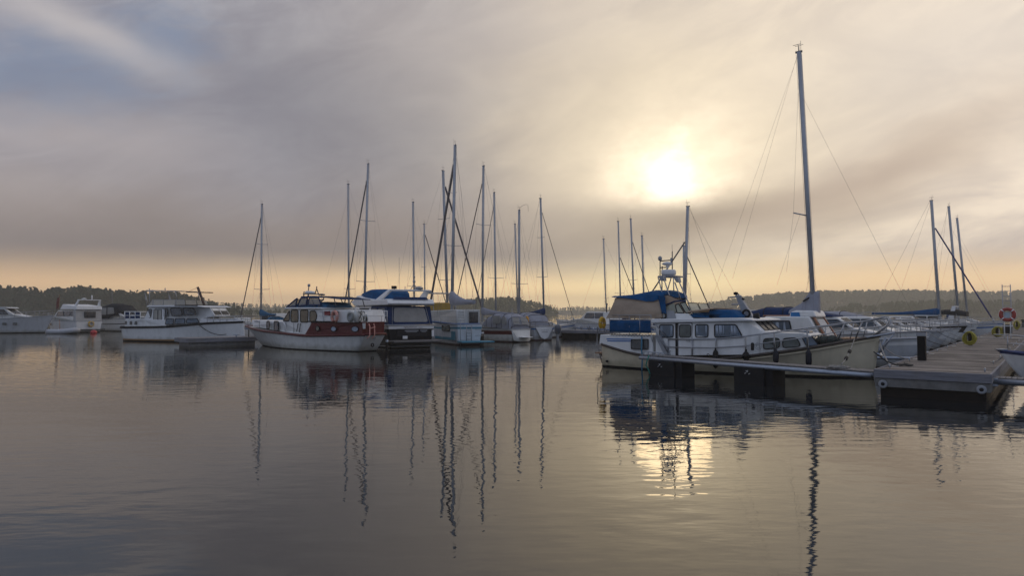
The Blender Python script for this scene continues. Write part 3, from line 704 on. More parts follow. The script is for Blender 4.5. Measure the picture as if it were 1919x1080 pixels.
# aft deck: blue dodgers on rails
x0, z0 = ln(1139, 626, 1.45); x1, z1 = ln(1219, 626); _, z2 = ln(1180, 601.5)
rng = random.Random(4); mb = MB(); A = []; Bq = []
for i in range(15):
    x = x0 + (x1 - x0) * i / 14; y = wall_aft(x, 0) - .05
    col_ = []
    for k in range(5): col_.append(V((x, b.ns * (y + rng.uniform(-.012, .012)), z1 + .03 + (z2 - z1 - .02) * k / 4)))
    A.append(col_ + [q - V((0, b.ns * .015, 0)) for q in col_[::-1]])
mb.loft(A); 
R2 = []
for i in range(9):
    y = (-1 + 2 * i / 8) * (wall_aft(x0, 0) - .05); R2.append([V((x0, y, z1 + .03)), V((x0 - .02, y, z2)), V((x0 + .012, y, z2)), V((x0 + .015, y, z1 + .03))])
mb.loft(R2); mb.build('dodger', bluecv, b.root)
zt = ln(1180, 591)[1]
mb = MB(); yr = lambda x: wall_aft(x, 0) - .06
for sg in (1, -1):
    for zz in (zt, z2 + .02): mb.tube([(x0 + (x1 - x0) * k / 6, sg * yr(x0 + (x1 - x0) * k / 6), zz) for k in range(7)], .018, 6)
    for k in range(5): x = x0 + (x1 - x0) * k / 4; mb.tube([(x, sg * yr(x), zr - .03), (x, sg * yr(x), zt)], .016, 6)
for zz in (zt, z2 + .02): mb.tube([(x0, -yr(x0), zz), (x0, yr(x0), zz)], .018, 6)
mb.tube([(x0 - .12, -.9, z1 + .3), (x0 - .12, .9, z1 + .3)], .016, 6)
mb.build('aft_rail', steel, b.root)
# lacing along the aft cabin top
mb = MB(); lac = []
for i in range(27):
    x = x0 + (x1 - x0) * i / 27 + .1; lac.append((x, b.ns * (wall_aft(x, 0) + .008), zr + (.02 if i % 2 else -.04)))
mb.tube(lac, .016, 5)
mb.build('lacing', rubber, b.root)
# cover over the aft deck: beige sides, blue crown
w2 = 1.35
st = [(ln(1139, 597, w2), ln(1150, 559, w2)), (ln(1150, 597, w2), ln(1163, 558, w2)), (ln(1175, 597, w2), ln(1180, 560, w2)), (ln(1195, 597, w2), ln(1200, 562, w2)), (ln(1215, 597, w2), ln(1218, 563, w2)), (ln(1232, 597, w2), ln(1230, 560, w2)), (ln(1240, 596, w2), ln(1233, 562, w2))]
rng = random.Random(8); rings = []
for (xa, za), (xc, zc_) in st:
    R = []
    for k in range(7):
        t = k / 6; R.append(V((xa + (xc - xa) * t + rng.uniform(-.05, .05), b.ns * (w2 + .02 - .22 * t * t + .07 * sin(t * 9 + xa * 4) * (1 - t) + rng.uniform(-.03, .03)), za + (zc_ - za) * t)))
    Rf = [V((p.x, -p.y, p.z)) for p in R[::-1]]
    top = [V((xc, b.ns * w2 * .45, zc_ + .12)), V((xc, 0, zc_ + .14)), V((xc, -b.ns * w2 * .45, zc_ + .12))]
    rings.append(R + top + Rf)
cv = MB().loft(rings, closed=False).build('deck_cover', beigecv, b.root)
ct = [(1147, 557.5, 556), (1163, 558.2, 555), (1180, 560, 553), (1198, 562.5, 548.5), (1213, 565.5, 545), (1226, 565, 545.2), (1237, 561, 545.5), (1243, 557, 549)]
rings = []
for px, pl, ph in ct:
    xl, zl = ln(px, pl, w2 - .15); xh, zh = ln(px, ph, .5); R = []
    for k in range(11):
        a = pi * k / 10; R.append(V((xl, -cos(a) * (w2 - .1), zl + (zh + .03 - zl) * sin(a) ** .55)))
    rings.append(R)
MB().loft(rings, closed=False).build('crown_cover', bluecv, b.root)
# blue strap down from the crown at its forward end
q0, q1 = b.P(1237, 558, w2 - .1), b.P(1243, 588, w2 - .1)
MB().prism([q0 + V((-.12, 0, .1)), q0 + V((.22, 0, .02)), q1 + V((.12, 0, 0)), q1 + V((-.06, 0, 0))], [p - V((0, b.ns * .03, 0)) for p in (q0 + V((-.12, 0, .1)), q0 + V((.22, 0, .02)), q1 + V((.12, 0, 0)), q1 + V((-.06, 0, 0)))]).build('strap', bluecv, b.root)
# deckhouse
roofz = ln(1300, 605)[1]
prof = [ln(1228, 668), ln(1228, 604), ln(1411, 600.5, 1.0), ln(1434, 622, 1.0), ln(1437, 664, 1.0)]
xfr = prof[2][0]
hw_ = lambda x, z: W if x < xfr - .05 else W * .62
midp = ln(1392, 600)
house = b.prism('deckhouse', prof[:2] + [midp] + prof[2:4] + [prof[4], ln(1396, 665)], W, white, .04, wf=hw_)
rf = [ln(1222, 606), ln(1222, 598.2), ln(1390, 596.2), ln(1412, 599), ln(1413, 602)]
b.prism('roof', rf, W + .12, white2, .05)
for px in ([(1236.5, 609), (1262, 609), (1262, 632.5), (1236.5, 632.5)], [(1303.5, 608.7), (1327, 608.7), (1327, 632.5), (1303.5, 632.5)], [(1339, 608.5), (1379, 608.5), (1391.5, 631), (1339.5, 632.8)]):
    pw = b.win(px, W + .002, m=glassb, r=.09, parent=house, fr=.022)
    xs_ = b.xz(px, W); xa = min(p[0] for p in xs_); xc = max(p[0] for p in xs_); za = min(p[1] for p in xs_) + .04; zc_ = max(p[1] for p in xs_) - .04
    if xc - xa > .75: segs = ((.05, .34), (.60, .82))
    else: segs = ((.06, .22), (.80, .95))
    yb_ = b.ns * (W + .016)
    for u0, u1 in segs:
        A = []; mb = MB()
        for k in range(7):
            x = xa + (xc - xa) * (u0 + (u1 - u0) * k / 6); y = yb_ + b.ns * .006 * sin(k * 2.2); A.append([(x, y, za), (x, y, zc_), (x, y - b.ns * .006, zc_), (x, y - b.ns * .006, za)])
        mb.loft(A); mb.build('curtain', curtain, pw)
dr = [ln(1271, 605.5), ln(1297, 605.5), ln(1297, 667), ln(1271, 667)]
door = b.pane(dr, W, white2, .04, 'door', frame=rubber, fr=.014)
b.win([(1273.5, 609), (1294.5, 609), (1294.5, 632.5), (1273.5, 632.5)], W + .014, m=glassg, r=.09, parent=door)
hx, hz = ln(1293, 640); b.tubes('handle', [[V((hx, b.ns * (W + .03), hz)), V((hx, b.ns * (W + .06), hz + .02)), V((hx - .14, b.ns * (W + .06), hz + .02))]], .012, steel, door)
dx_, dz_ = ln(1267.5, 606); _, dz2 = ln(1267.5, 667)
MB().box(dx_ - .04, dx_ + .05, min(b.ns * W, b.ns * (W + .022)), max(b.ns * W, b.ns * (W + .022)), dz2, dz_).build('door_track', rubber, b.root)
xm_ = midp[0]
def facet(x, z): return W + (W * .62 - W) * min(1, max(0, (x - xm_) / (xfr - xm_))) + .004
q = [(x, z) for x, z in (ln(1397, 606, 1.5), ln(1406, 605, 1.25), ln(1411, 621.5, 1.0), ln(1402, 624, 1.35))]
b.pane(q, facet, glass, .05, parent=house)
xa, za = prof[2]; xc, zc_ = prof[3]
b.front((xc, zc_), (xa, za), W * .6, 3, screen)
# forward trunk cabin
tk = [ln(1424, 664, 1.3), ln(1424, 624, 1.3), ln(1435, 622.5, 1.25), ln(1500, 625.5, 1.25), ln(1513, 628, 1.2), ln(1532, 652, 1.2)]
wt = lambda x, z: min(1.3, b.hbf(x) - .22)
b.prism('trunk_cabin', tk, 0, white, .06, wf=wt)
for px in ([(1431.5, 635), (1460, 634), (1460.5, 652), (1431.5, 655)], [(1465.5, 635), (1490, 633.5), (1497.5, 650), (1466, 652.5)]):
    q = b.xz(px, 1.27); b.pane(q, lambda x, z: wt(x, z) + .002, glassg, .12, fr=.02)
q = b.xz([(1500, 633), (1517, 631.5), (1529, 648), (1508, 650)], 1.2); b.pane(q, lambda x, z: wt(x, z) + .004, glassb, .05)
xa, za = tk[5]; xc, zc_ = tk[4]; b.front((xa, za), (xc, zc_), .85, 2, glass)
for sg in (1, -1): b.tubes('grab_rail', [[V((ln(1445, 622)[0], sg * .95, tk[3][1] + .06)), V((ln(1497, 622)[0], sg * .9, tk[3][1] + .05))]], .02, steel)
MB().box(ln(1468, 0)[0], ln(1488, 0)[0], -.3, .3, tk[3][1] - .02, tk[3][1] + .07).build('deck_hatch', glassb, b.root, .02)
# round emblem and small dark fitting by the wheelhouse
ex, ez = ln(1422, 650, 1.32); yb_ = b.ns * (wt(ex, ez) + .35)
ex, ez = ln(1421, 649, W)
MB().ring((ex, b.ns * (W + .004), ez), .13, .010, (1, 0, 0), (0, 0, 1), 24, 4).ring((ex, b.ns * (W + .004), ez), .075, .008, (1, 0, 0), (0, 0, 1), 20, 4).tube([(ex - .09, b.ns*(W+.004), ez), (ex, b.ns*(W+.006), ez + .04), (ex + .09, b.ns*(W+.004), ez - .01)], .009, 4).build('emblem', greyp, b.root)
ex, ez = ln(1411, 650, W)
MB().lathe([(.05, -.14), (.06, -.1), (.06, .12), (.03, .15)], (ex, b.ns * (W + .05), ez)).build('dorade_lamp', rubber, b.root)
ex, ez = ln(1327.5, 665.5, W); MB().ring((ex, b.ns * (W + .01), ez), .045, .02, (1, 0, 0), (0, 0, 1), 14, 6).build('vent_fitting', rubber, b.root)
# flat boards and folded blue covers on the roof
zt = rf[2][1]
xr0, xr1 = ln(1290, 598, .8)[0], ln(1389, 597, .8)[0]
b.arch('roof_cover', [(xr0, zt, zt + .14, 1.05), (xr0 + .3, zt, zt + .20, 1.1), (xr0 + (xr1 - xr0) * .5, zt, zt + .22, 1.1), (xr1 - 1.2, zt, zt + .34, 1.1), (xr1 - .35, zt, zt + .32, 1.05), (xr1, zt, zt + .06, 1.)], 1.1, bluecv, rnd=.3, wr=.02)
mb = MB(); mb.prism([(xr0 + .15, -1.2, zt + .21), (xr1 - 1.0, -1.2, zt + .36), (xr1 - 1.0, -1.2, zt + .40), (xr0 + .15, -1.2, zt + .27)], [(xr0 + .15, 1.2, zt + .21), (xr1 - 1.0, 1.2, zt + .36), (xr1 - 1.0, 1.2, zt + .40), (xr0 + .15, 1.2, zt + .27)]); mb.build('roof_board', beigecv, b.root, .01)
# flybridge coaming, windscreens, helm
fx0, fz0 = ln(1240, 598, 1.1); fx1, _ = ln(1302, 598, 1.1); fz1 = ln(1270, 588, 1.1)[1]
b.prism('flybridge_coaming', [(fx0 - .1, fz0 - .02), (fx0, fz1 + .02), (fx1 - .25, fz1), (fx1, fz0 - .02)], 1.15, white, .04)
for px in ([(1265.5, 572), (1271.5, 569), (1282.5, 587), (1269, 587)], [(1274, 568.3), (1284.5, 566.5), (1295, 587.2), (1285, 587)]):
    b.win(px, 1.1, m=smokev, r=.03, name='flybridge_screen', frame=blackcv, fr=.022, proud=.004)
q = b.xz([(1236, 556), (1252, 553), (1277, 563.5), (1262, 567), (1248, 574.5), (1243, 575)], 1.05)
b.pane(q, 1.05, beigecv, .03, 'side_curtain', frame=blackcv, fr=.015)
q = b.xz([(1243, 577), (1262, 568.5), (1265, 572), (1268, 586), (1243, 586)], 1.04)
b.pane(q, 1.04, smokev, .03, 'clear_curtain', frame=None)
b.tubes('canopy_edge', [[b.P(1240, 575, 1.09), b.P(1252, 570, 1.09), b.P(1263, 565.5, 1.09), b.P(1275, 564.5, 1.09), b.P(1285, 565, 1.09)]], .03, navycv)
b.front((fx1 - .15, fz1 + .02), (ln(1284, 566, 1.1)[0] + .02, ln(1284, 566, 1.1)[1]), 1.05, 2, smokev, 'flybridge_screen', frame=blackcv)
q = b.xz([(1246, 581), (1263, 583), (1267, 597), (1249, 597)], 1.17); b.pane(q, 1.17, greyp, .03, 'weather_cloth', frame=None)
x, z = ln(1243, 592, 1.2); MB().ring((x, b.ns * 1.22, z), .13, .035, (1, 0, 0), (0, 0, 1), 20, 7).build('search_light', rubber, b.root)
# radar tower
def lg(a, c, o): return [b.P(a[0], a[1], o), b.P(c[0], c[1], o)]
tw_ = [lg((1233, 519), (1251, 589), .9), lg((1243.5, 521), (1265.5, 588), .9), lg((1258, 520), (1247.5, 556), -.6), lg((1240.5, 521), (1240.5, 545), -.6), lg((1261.8, 517), (1263.3, 560), -.8), lg((1264.5, 529), (1277.5, 566), .7), lg((1272, 527), (1300, 589), .7)]
tower = b.tubes('radar_tower', tw_, .028, steel)
za = b.P(1250, 519, 0)
mb = MB(); mb.box(b.P(1239, 0, 0).x, b.P(1268, 0, 0).x, -.55, .55, za.z - .03, za.z + .03); mb.build('platform', greyp, tower, .01)
for a, c, o in (((1233, 517.5), (1244, 526.5), .9), ((1262, 521), (1272, 529.5), .7)):
    p, q = b.P(*a, o), b.P(*c, o); MB().prism([p, (q.x - .05, p.y, p.z + .02), q, (p.x + .12, p.y, q.z)], [(p.x, p.y - b.ns * .3, p.z), (q.x - .05, p.y - b.ns * .3, p.z + .02), (q.x, p.y - b.ns * .3, q.z), (p.x + .12, p.y - b.ns * .3, q.z)]).build('equipment_box', greyp, tower, .02)
c0 = b.P(1253, 516, 0); R = (b.P(1266, 511, 0) - b.P(1240.5, 511, 0)).length / 2; hh = b.P(1253, 506, 0).z - c0.z
MB().lathe([(.02, 0), (R * .9, 0), (R, hh * .25), (R, hh * .8), (R * .93, hh), (.02, hh)], c0, n=24).build('radome', white2, tower)
c1 = b.P(1251, 497, 0); R = (b.P(1261, 495, 0) - b.P(1241, 495, 0)).length / 2; hh = b.P(1251, 490.5, 0).z - c1.z
MB().lathe([(.05, -hh * .9), (.07, -hh * .2), (R * .7, 0), (R, hh * .35), (R * .7, hh * .75), (.02, hh)], c1, n=20).build('satellite_dome', white2, tower)
b.tubes('antenna_post', [[b.P(1237, 519, 0), b.P(1237, 484, 0)], [b.P(1260, 519, 0), b.P(1259.8, 471, 0)], [b.P(1238, 489.5, 0), b.P(1258, 487.5, 0)], [b.P(1237, 502, 0), b.P(1252, 501, 0), b.P(1252, 497, 0)], [b.P(1241, 518, 0), b.P(1241, 499, 0)]], .025, darkspar, tower)
MB().lathe([(.02, -.1), (.08, -.06), (.09, .06), (.02, .12)], b.P(1237, 485, 0), n=12).lathe([(.03, -.1), (.05, 0), (.03, .1)], b.P(1258, 487.5, 0)).build('lamp', greyp, tower)
b.tubes('whip_antenna', [[b.P(1259.8, 474, 0), b.P(1259.5, 458, 0)]], .008, wire, tower)
# raked signal mast on the wheelhouse roof
mb = MB(); A = [b.P(1377, 553, .12), b.P(1385, 553, .12), b.P(1412, 597, .12), b.P(1394, 597, .12)]
mb.prism(A, [V((p.x, -p.y, p.z)) for p in A]); sm = mb.build('signal_mast', greyp, b.root, .02)
b.tubes('crossbar', [[b.P(1364, 558, .1), b.P(1390, 556, .1)], [b.P(1371, 571, .1), b.P(1392, 570, .1)], [b.P(1378, 553, 0), b.P(1378, 550, 0)]], .03, greyp, sm)
MB().lathe([(.03, 0), (.09, .02), (.09, .1), (.03, .12)], b.P(1379, 553, 0)).lathe([(.03, 0), (.08, .02), (.12, .05), (.03, .1)], b.P(1391, 563, 0)).build('navigation_light', rubber, sm)
MB().ring(b.P(1398.5, 588, .3), .14, .045, (1, 0, 0), (0, 0, 1), 18, 7).build('horn', rubber, sm)
c0 = b.P(1417, 594, .5); MB().lathe([(.06, -.1), (.13, -.08), (.15, .1), (.05, .13)], c0, V((1, 0, .1))).build('searchlight', rubber, b.root)
# stairs from the aft deck
s0, s1 = b.P(1226, 628, W + .06), b.P(1251, 665, W + .06)
mb = MB()
for o in (0, .5): mb.prism([p - V((0, b.ns * o, 0)) for p in (s0, s0 + V((.28, 0, 0)), s1 + V((.12, 0, 0)), s1 - V((.16, 0, 0)))], [p - V((0, b.ns * (o + .04), 0)) for p in (s0, s0 + V((.28, 0, 0)), s1 + V((.12, 0, 0)), s1 - V((.16, 0, 0)))])
for k in range(4):
    p = s0.lerp(s1, (k + .5) / 4.2); mb.box(p.x - .05, p.x + .22, min(p.y, p.y - b.ns * .5), max(p.y, p.y - b.ns * .5), p.z, p.z + .03)
lad = mb.build('side_steps', greyp, b.root)
b.tubes('hand_rail', [[b.P(1200, 599, W), b.P(1216, 599.5, W + .06), b.P(1224, 603, W + .08), b.P(1250, 634, W + .08)], [b.P(1219, 614, W), b.P(1226, 617, W + .08), b.P(1252, 661, W + .08)], [b.P(1219, 628, W + .08), b.P(1223, 641, W + .08)]], .022, steel, lad)
# guard rails
stp = [(1252, 636, 667, 1.66), (1297, 636, 668.5, 1.68), (1341.5, 635.5, 670, 1.70), (1397.5, 630.5, 668, 1.68), (1451, 623.5, 660, 1.58), (1512.6, 615, 651, 1.30), (1582.5, 606, 638, .78), (1615.6, 603.5, 634, .45)]
mb = MB(); top = []; mid = []
for px, y1_, y0_, o in stp:
    t_ = b.P(px, y1_, o); bt = b.P(px - (12 if px > 1550 else 0), y0_, o); mb.tube([bt, t_], .026, 6); top.append(t_); mid.append(bt.lerp(t_, .52))
top += [b.P(1640, 598, .3), b.P(1658, 594, .22), b.P(1664, 597.5, .22), b.P(1665.5, 606, .2), b.P(1660, 612, .2), b.P(1633, 631.5, .25)]
mb.tube(top, .026, 7); mb.tube(mid + [b.P(1656, 611, .2)], .018, 6)
far = [V((p.x, -p.y, p.z)) for p in top]; mb.tube(far, .02, 7)
for (px, y1_, y0_, o), t_ in zip(stp, far): mb.tube([V((t_.x - (.15 if px > 1550 else 0), t_.y, t_.z - .62)), t_], .02, 6)
mb.build('guard_rail', steel, b.root)
mb = MB(); mb.tube([b.P(1600, 637, .3), b.P(1633, 631, .28), b.P(1676, 624, .28)], .03, 6); mb.tube([b.P(1633, 632, -.28), b.P(1676, 625, -.28)], .03, 6); mb.tube([b.P(1676, 624, .28), b.P(1676, 625, -.28)], .03, 6)
mb.tube([b.P(1676, 625, .2), b.P(1648, 661, .02)], .03, 6); mb.tube([b.P(1676, 625, -.2), b.P(1650, 661, -.02)], .03, 6)
mb.build('bow_platform', galv, b.root)
mb = MB(); p = b.P(1652, 668, 0); mb.tube([b.P(1660, 632, 0), b.P(1649, 655, 0), b.P(1645, 668, 0)], .04, 6); mb.tube([p + V((-.1, -.3, .1)), p, p + V((-.1, .3, .1))], .05, 6); mb.build('anchor', galv, b.root)
# swim platform and davit ladder at the stern
sx_ = b.xs
mb = MB(); 
for y in (-.35, .25): mb.tube([(sx_ - .28, b.ns * (y + .7), 1.55), (sx_ - .42, b.ns * (y + .7), 1.75), (sx_ - .45, b.ns * (y + .7), .95), (sx_ - .18, b.ns * (y + .7), .10)], .022, 6)
for k in range(4): mb.tube([(sx_ - .45 + .06 * k, b.ns * .35, .9 - .2 * k), (sx_ - .45 + .06 * k, b.ns * .95, .9 - .2 * k)], .02, 6)
mb.build('stern_ladder', steel, b.root)
mb = MB(); mb.box(sx_ - .5, sx_ - .06, -1.05, 1.05, .55, .61); mb.tube([(sx_ - .4, -.8, .55), (sx_, -.8, .2)], .025, 5); mb.tube([(sx_ - .4, .8, .55), (sx_, .8, .2)], .025, 5); mb.build('swim_platform', teak, b.root)
MB().tube([(sx_ - .1, 0, 1.5), (sx_ - .15, 0, 2.6)], .02, 6).build('flag_staff', white2, b.root)
MB().tube([(sx_ + .3, b.ns * 1.28, .25), (sx_ + .25, b.ns * 1.36, .25)], .05, 8).build('exhaust', rubber, b.root)
# things hung on or lying aboard
cru = b
for (px, y0_, y1_, xt, yt, lab) in [(1341, 656, 690, 1341.5, 637, 'black fender on the cream cruiser below the long curtained window'), (1398, 659, 676, 1397.5, 632, 'squat black fender on the cream cruiser below the wheelhouse'), (1454, 656, 681, 1451, 625, 'black fender on the cream cruiser by the forward cabin windows'), (1515.5, 656, 686, 1513, 617, 'black fender nearest the bow of the cream cruiser')]:
    o = 1.86 if px < 1480 else 1.62
    p = b.P(px, (y0_ + y1_) / 2, o); h = b.P(px, y0_, o).z - b.P(px, y1_, o).z
    fender(b.wld(p), h, .15 if px == 1398 else .105, lab, rubber if px < 1420 else darkblue, b.wld(b.P(xt, yt, 1.68 if px < 1480 else 1.32)))
c0 = b.P(1553, 637, .45); o = empty('folded_cover', b.wld(c0), b.root.rotation_euler.z, 'dark green folded cover heaped on the foredeck of the cream cruiser', 'cover')
rng = random.Random(2); mb = MB(); rings = []
for k in range(9):
    t = k / 8 * 2 - 1; r_ = sqrt(max(.01, 1 - t * t)); rings.append([(t * .48 + rng.uniform(-.03, .03), .3 * r_ * cos(2*pi*j/10), -.02 + (.19 * r_ + rng.uniform(-.03, .03)) * sin(2*pi*j/10)) for j in range(10)])
mb.loft(rings); mb.build('canvas', mat('dark_green_canvas', (.035, .045, .04), .85, var=.4, bump=.6, bscale=(9, 9, 9)), o)
mb = MB()
for k in (2, 4, 6): mb.tube([V(q) * 1.03 for q in rings[k]], .015, 5, 0, True)
mb.build('tie', roped, o)
c0 = b.wld(b.P(1128.5, 606, .9))
horseshoe('horseshoe_buoy', c0, .17, .085, 'yellow horseshoe buoy on the stern rail of the cream cruiser', yellow, 'horseshoe buoys on stern rails', u=b.l, gap=.15)
# mooring ropes
def rope(pts, r, m, label, group='mooring ropes'):
    o = MB().tube(pts, r, 6).build('mooring_rope', m); tag(o, label, 'rope', group); return o
rope([b.wld(b.P(1203, 631, 1.7)), b.wld(b.P(1202, 655, 1.75)), b.wld(b.P(1204, 668, 1.8)), b.wld(b.P(1203, 690, 1.85)), b.wld(b.P(1203, 700, 1.85))], .03, ropeb, 'blue and white stern rope hanging beside the cream cruiser\'s aft window')
pa, pb_ = b.wld(b.P(1601, 636, .62)), at(1577, 683, 20.9)
o = empty('mooring_line', pa, 0, 'bow spring rope with two black rubber snubbers on the cream cruiser', 'rope', 'mooring ropes')
MB().tube(sag(V((0, 0, 0)), pb_ - pa, .12), .016, 6).build('rope', ropew, o)
for t in (.42, .68):
    c = (pb_ - pa) * t - V((0, 0, .10)); d_ = (pb_ - pa).normalized()
    MB().lathe([(.02, -.2), (.05, -.16), (.06, -.08), (.035, -.03), (.035, .03), (.06, .08), (.05, .16), (.02, .2)], c, d_, 10).build('snubber', rubber, o)
# ================================================================ floating finger in front of it
FA, FB_ = at(1199, 667, 27.0), at(1634, 706, 20.0); zF = .64
FA.z = .70; FB_.z = .64
d_ = FB_ - FA; d_.z = 0; Lf = d_.length; d_.normalize()
o = empty('finger_pontoon', (FA.x, FA.y, 0), atan2(d_.y, d_.x), 'narrow finger pontoon with galvanised beam and two black floats beside the cream cruiser', 'pontoon')
mb = MB(); mb.tube([(0, 0, FA.z - .08), (Lf, 0, FB_.z - .08)], .072, 10); mb.tube([(0, .75, FA.z - .08), (Lf, .75, FB_.z - .08)], .085, 10)
for k in range(7): x = Lf * k / 6; mb.box(x - .03, x + .03, .02, .73, FA.z - .14, FA.z - .06)
mb.build('beam', galv, o)
mb = MB(); npl = 72
for k in range(npl):
    x = Lf * k / npl; z = FA.z + (FB_.z - FA.z) * k / npl; mb.box(x + .008, x + Lf / npl - .004, .03, .72, z + .01, z + .04)
mb.build('walkway', mat('weathered_planks', (.21, .195, .19), .8, var=.4, scale=(7, 1, 3), bump=.3), o)
for px0, px1 in ((1218, 1277), (1378, 1447)):
    def xat(px):
        d = ray(px, 700); n_ = V((-d_.y, d_.x, 0)); p0 = V((FA.x, FA.y, 0)); t = (p0 - CAM).dot(n_) / d.dot(n_); return ((CAM + d * t) - p0).dot(d_)
    x0, x1 = xat(px0), xat(px1); 
    mb = MB(); mb.box(x0, x0 + (x1 - x0) * .82, -.10, .85, -.25, FA.z - .15); mb.box(x0 + (x1 - x0) * .80, x1, .02, .80, -.25, FA.z - .17)
    fl = mb.build('float', floatm, o, .025)
    cx = x0 + (x1 - x0) * .38; cz = .36; mb = MB()
    for a in ((-.07, -.03), (.0, .05), (.08, -.04)): mb.tube([(cx + a[0] - .03, -.104, cz + a[1]), (cx + a[0] + .03, -.104, cz + a[1] + .035)], .010, 4)
    mb.tube([(cx - .05, -.104, cz + .07), (cx + .02, -.104, cz + .03)], .009, 4); mb.build('maker_mark', white2, fl)
mb = MB()
for k in range(3):
    x = .12 + k * .22; mb.tube([(x, .1, FA.z), (x, .1, FA.z + .16), (x + .5, .12, FA.z + .15), (x + .5, .12, FA.z)], .02, 6)
mb.build('mooring_cleat', galv, o)
fing = o
def fw(x, y, z): return V((FA.x, FA.y, 0)) + d_ * x + V((-d_.y, d_.x, 0)) * y + V((0, 0, z))
rope([fw(.55, -.09, .74), fw(.50, -.14, .55), fw(.42, -.13, .35), fw(.55, -.12, .18), fw(.62, -.12, .02)], .025, ropeg, 'green rope hanging from the near end of the finger pontoon')
rope(sag(fw(.4, .3, .78), b.wld(b.P(1238, 662, 1.65)), .1), .018, ropew, 'short pale rope from the finger pontoon to the cream cruiser\'s side steps')
rng = random.Random(5); q = at(1573, 688, 21.0); pts = [V((q.x + .34 * cos(k * .7) * (1 - k * .012) + rng.uniform(-.06, .06), q.y + .22 * sin(k * .7) + rng.uniform(-.06, .06), .70 + .02 * (k % 4))) for k in range(30)]
rope(pts, .02, ropew, 'pale rope heaped on the finger pontoon below the cruiser\'s bow')
# ================================================================ left and centre boats
MC = 'motor cruisers moored in the marina'
# ---- white steel cruiser with open frame on its roof
b = Boat('motor_cruiser', 'white steel motor cruiser with black rubrail and a leaning dark brown signal mast', 'motorboat', at(234, 638.5, 57.5).xy, at(458, 641, 55.5).xy, 2.6, MC, .2)
W = 1.65
def ln(px, py, o=W): q = b.P(px, py, o); return (q.x, q.z)
pts = [(231, 613.5, 1.5), (307, 612.5, 1.8), (345, 609.6, 1.8), (376, 606.5, 1.7), (420, 604.5, .95), (449, 603.5, .2)]
sh = [ln(a, c, o) for a, c, o in pts]; xe = ln(457, 604, 0)[0]; sh.append((xe, sh[-1][1] + .02))
b.hull(3.8, sh, -.1, xe, [boot, white, orangeboot], [(0, 0, 0), (.10, 0, 0), (.20, 0, 2), (0, .5, 1), (0, 1, 1)], tw=.8, pb=2.6, pwl=1.7, fw=.94, rub=(.09, -.02), rubmat=rubber)
wl = lambda x, z: min(W, b.hbf(x) - .08)
b.prism('bulwark', [ln(374, 606.5, 1.5), ln(376, 598, 1.5), ln(430, 598, .9), ln(455, 601, .2), ln(455, 604, .2), ln(420, 605, .9)], 0, white2, .02, wf=lambda x, z: max(.03, b.hbf(x) - .05))
aft = b.prism('aft_cabin', [ln(231, 613.5), ln(233, 599), ln(268, 598.5), ln(310, 600), ln(312, 613)], 0, white, .03, wf=lambda x, z: min(W, b.hbf(x) - .06))
for x0 in (235, 245.5, 255.5):
    b.win([(x0, 602.5), (x0 + 4.2, 602), (x0 + 3.5, 608.6), (x0 - .5, 608.8)], lambda x, z: min(W, b.hbf(x) - .06) + .003, m=glass, r=.03, parent=aft, frame=None)
mb = MB(); rl = lambda px, py: V((ln(px, py, 1.5)[0], b.ns * min(1.5, b.hbf(ln(px, py, 1.5)[0]) - .1), ln(px, py, 1.5)[1]))
for x0, x1, y0, y1 in ((234.5, 242.5, 585.5, 591), (234.5, 242.5, 592, 597.5), (244, 252.5, 592.5, 597.5), (254, 262.5, 585.5, 591), (254, 262.5, 592, 597.5)):
    A = [rl(x0, y0), rl(x1, y0), rl(x1, y1), rl(x0, y1)]; mb.prism(A, [p - V((0, b.ns * .04, 0)) for p in A])
mb.build('stern_panel', navycv, b.root)
mb = MB()
for y in (584.5, 591.5, 598): mb.tube([rl(233, y), rl(263, y)], .035, 5)
for x in (233.5, 243, 253.3, 263): mb.tube([rl(x, 584.5), rl(x, 599)], .035, 5)
for sg in (1, -1): mb.tube([V((.1, sg * 1.35, ln(0, 584.5)[1])), V((.1, sg * 1.35, ln(0, 599)[1]))], .03, 5)
mb.tube([V((.1, -1.35, ln(240, 584.5)[1])), V((.1, 1.35, ln(240, 584.5)[1]))], .03, 5)
mb.build('stern_rail', white2, b.root)
wh = b.prism('wheelhouse', [ln(272, 612), ln(270, 597), ln(277, 576), ln(371, 575), ln(381, 575), ln(391, 592), ln(371, 598), ln(371, 607)], 0, white, .05, wf=lambda x, z: (wl(x, z) - (.1 if z > ln(0, 594)[1] else 0)) if x < ln(372, 0)[0] else .95)
b.prism('roof', [ln(274, 576), ln(276, 573), ln(330, 572.2), ln(372, 573), ln(384, 576)], 1.68, white2, .05)
b.prism('roof_edge', [ln(328, 573.6), ln(328, 572), ln(370, 571.8), ln(371, 573.8)], 1.71, blackcv, .01)
wo = lambda x, z: wl(x, z) - .1 + .012
for q in ([(280, 580), (288, 579.5), (286, 596), (277, 596.5)], [(311, 579), (317.5, 579), (318, 592.5), (310, 592.5)], [(322.5, 578), (341.5, 577.8), (345, 591.5), (325, 592.3)], [(346.5, 577.5), (366, 577.5), (369.5, 590.5), (349, 591.3)]):
    b.win(q, wo, m=glass, r=.12, parent=wh, fr=.025)
for q in ([(315.5, 597.5), (329, 597.2), (328, 608), (313.5, 608.5)], [(332, 597.3), (350, 597.3), (349.5, 606.5), (331, 607.5)], [(353.5, 597.3), (371, 597.2), (374, 605), (352.5, 606.3)]):
    b.win(q, lambda x, z: wl(x, z) + .004, m=glassb, r=.1, parent=wh, fr=.028)
d = b.pane(b.xz([(290, 579), (308, 579), (307, 610), (289, 610.5)], W), lambda x, z: wl(x, z) - .07, white2, .05, 'door', frame=rubber, fr=.02)
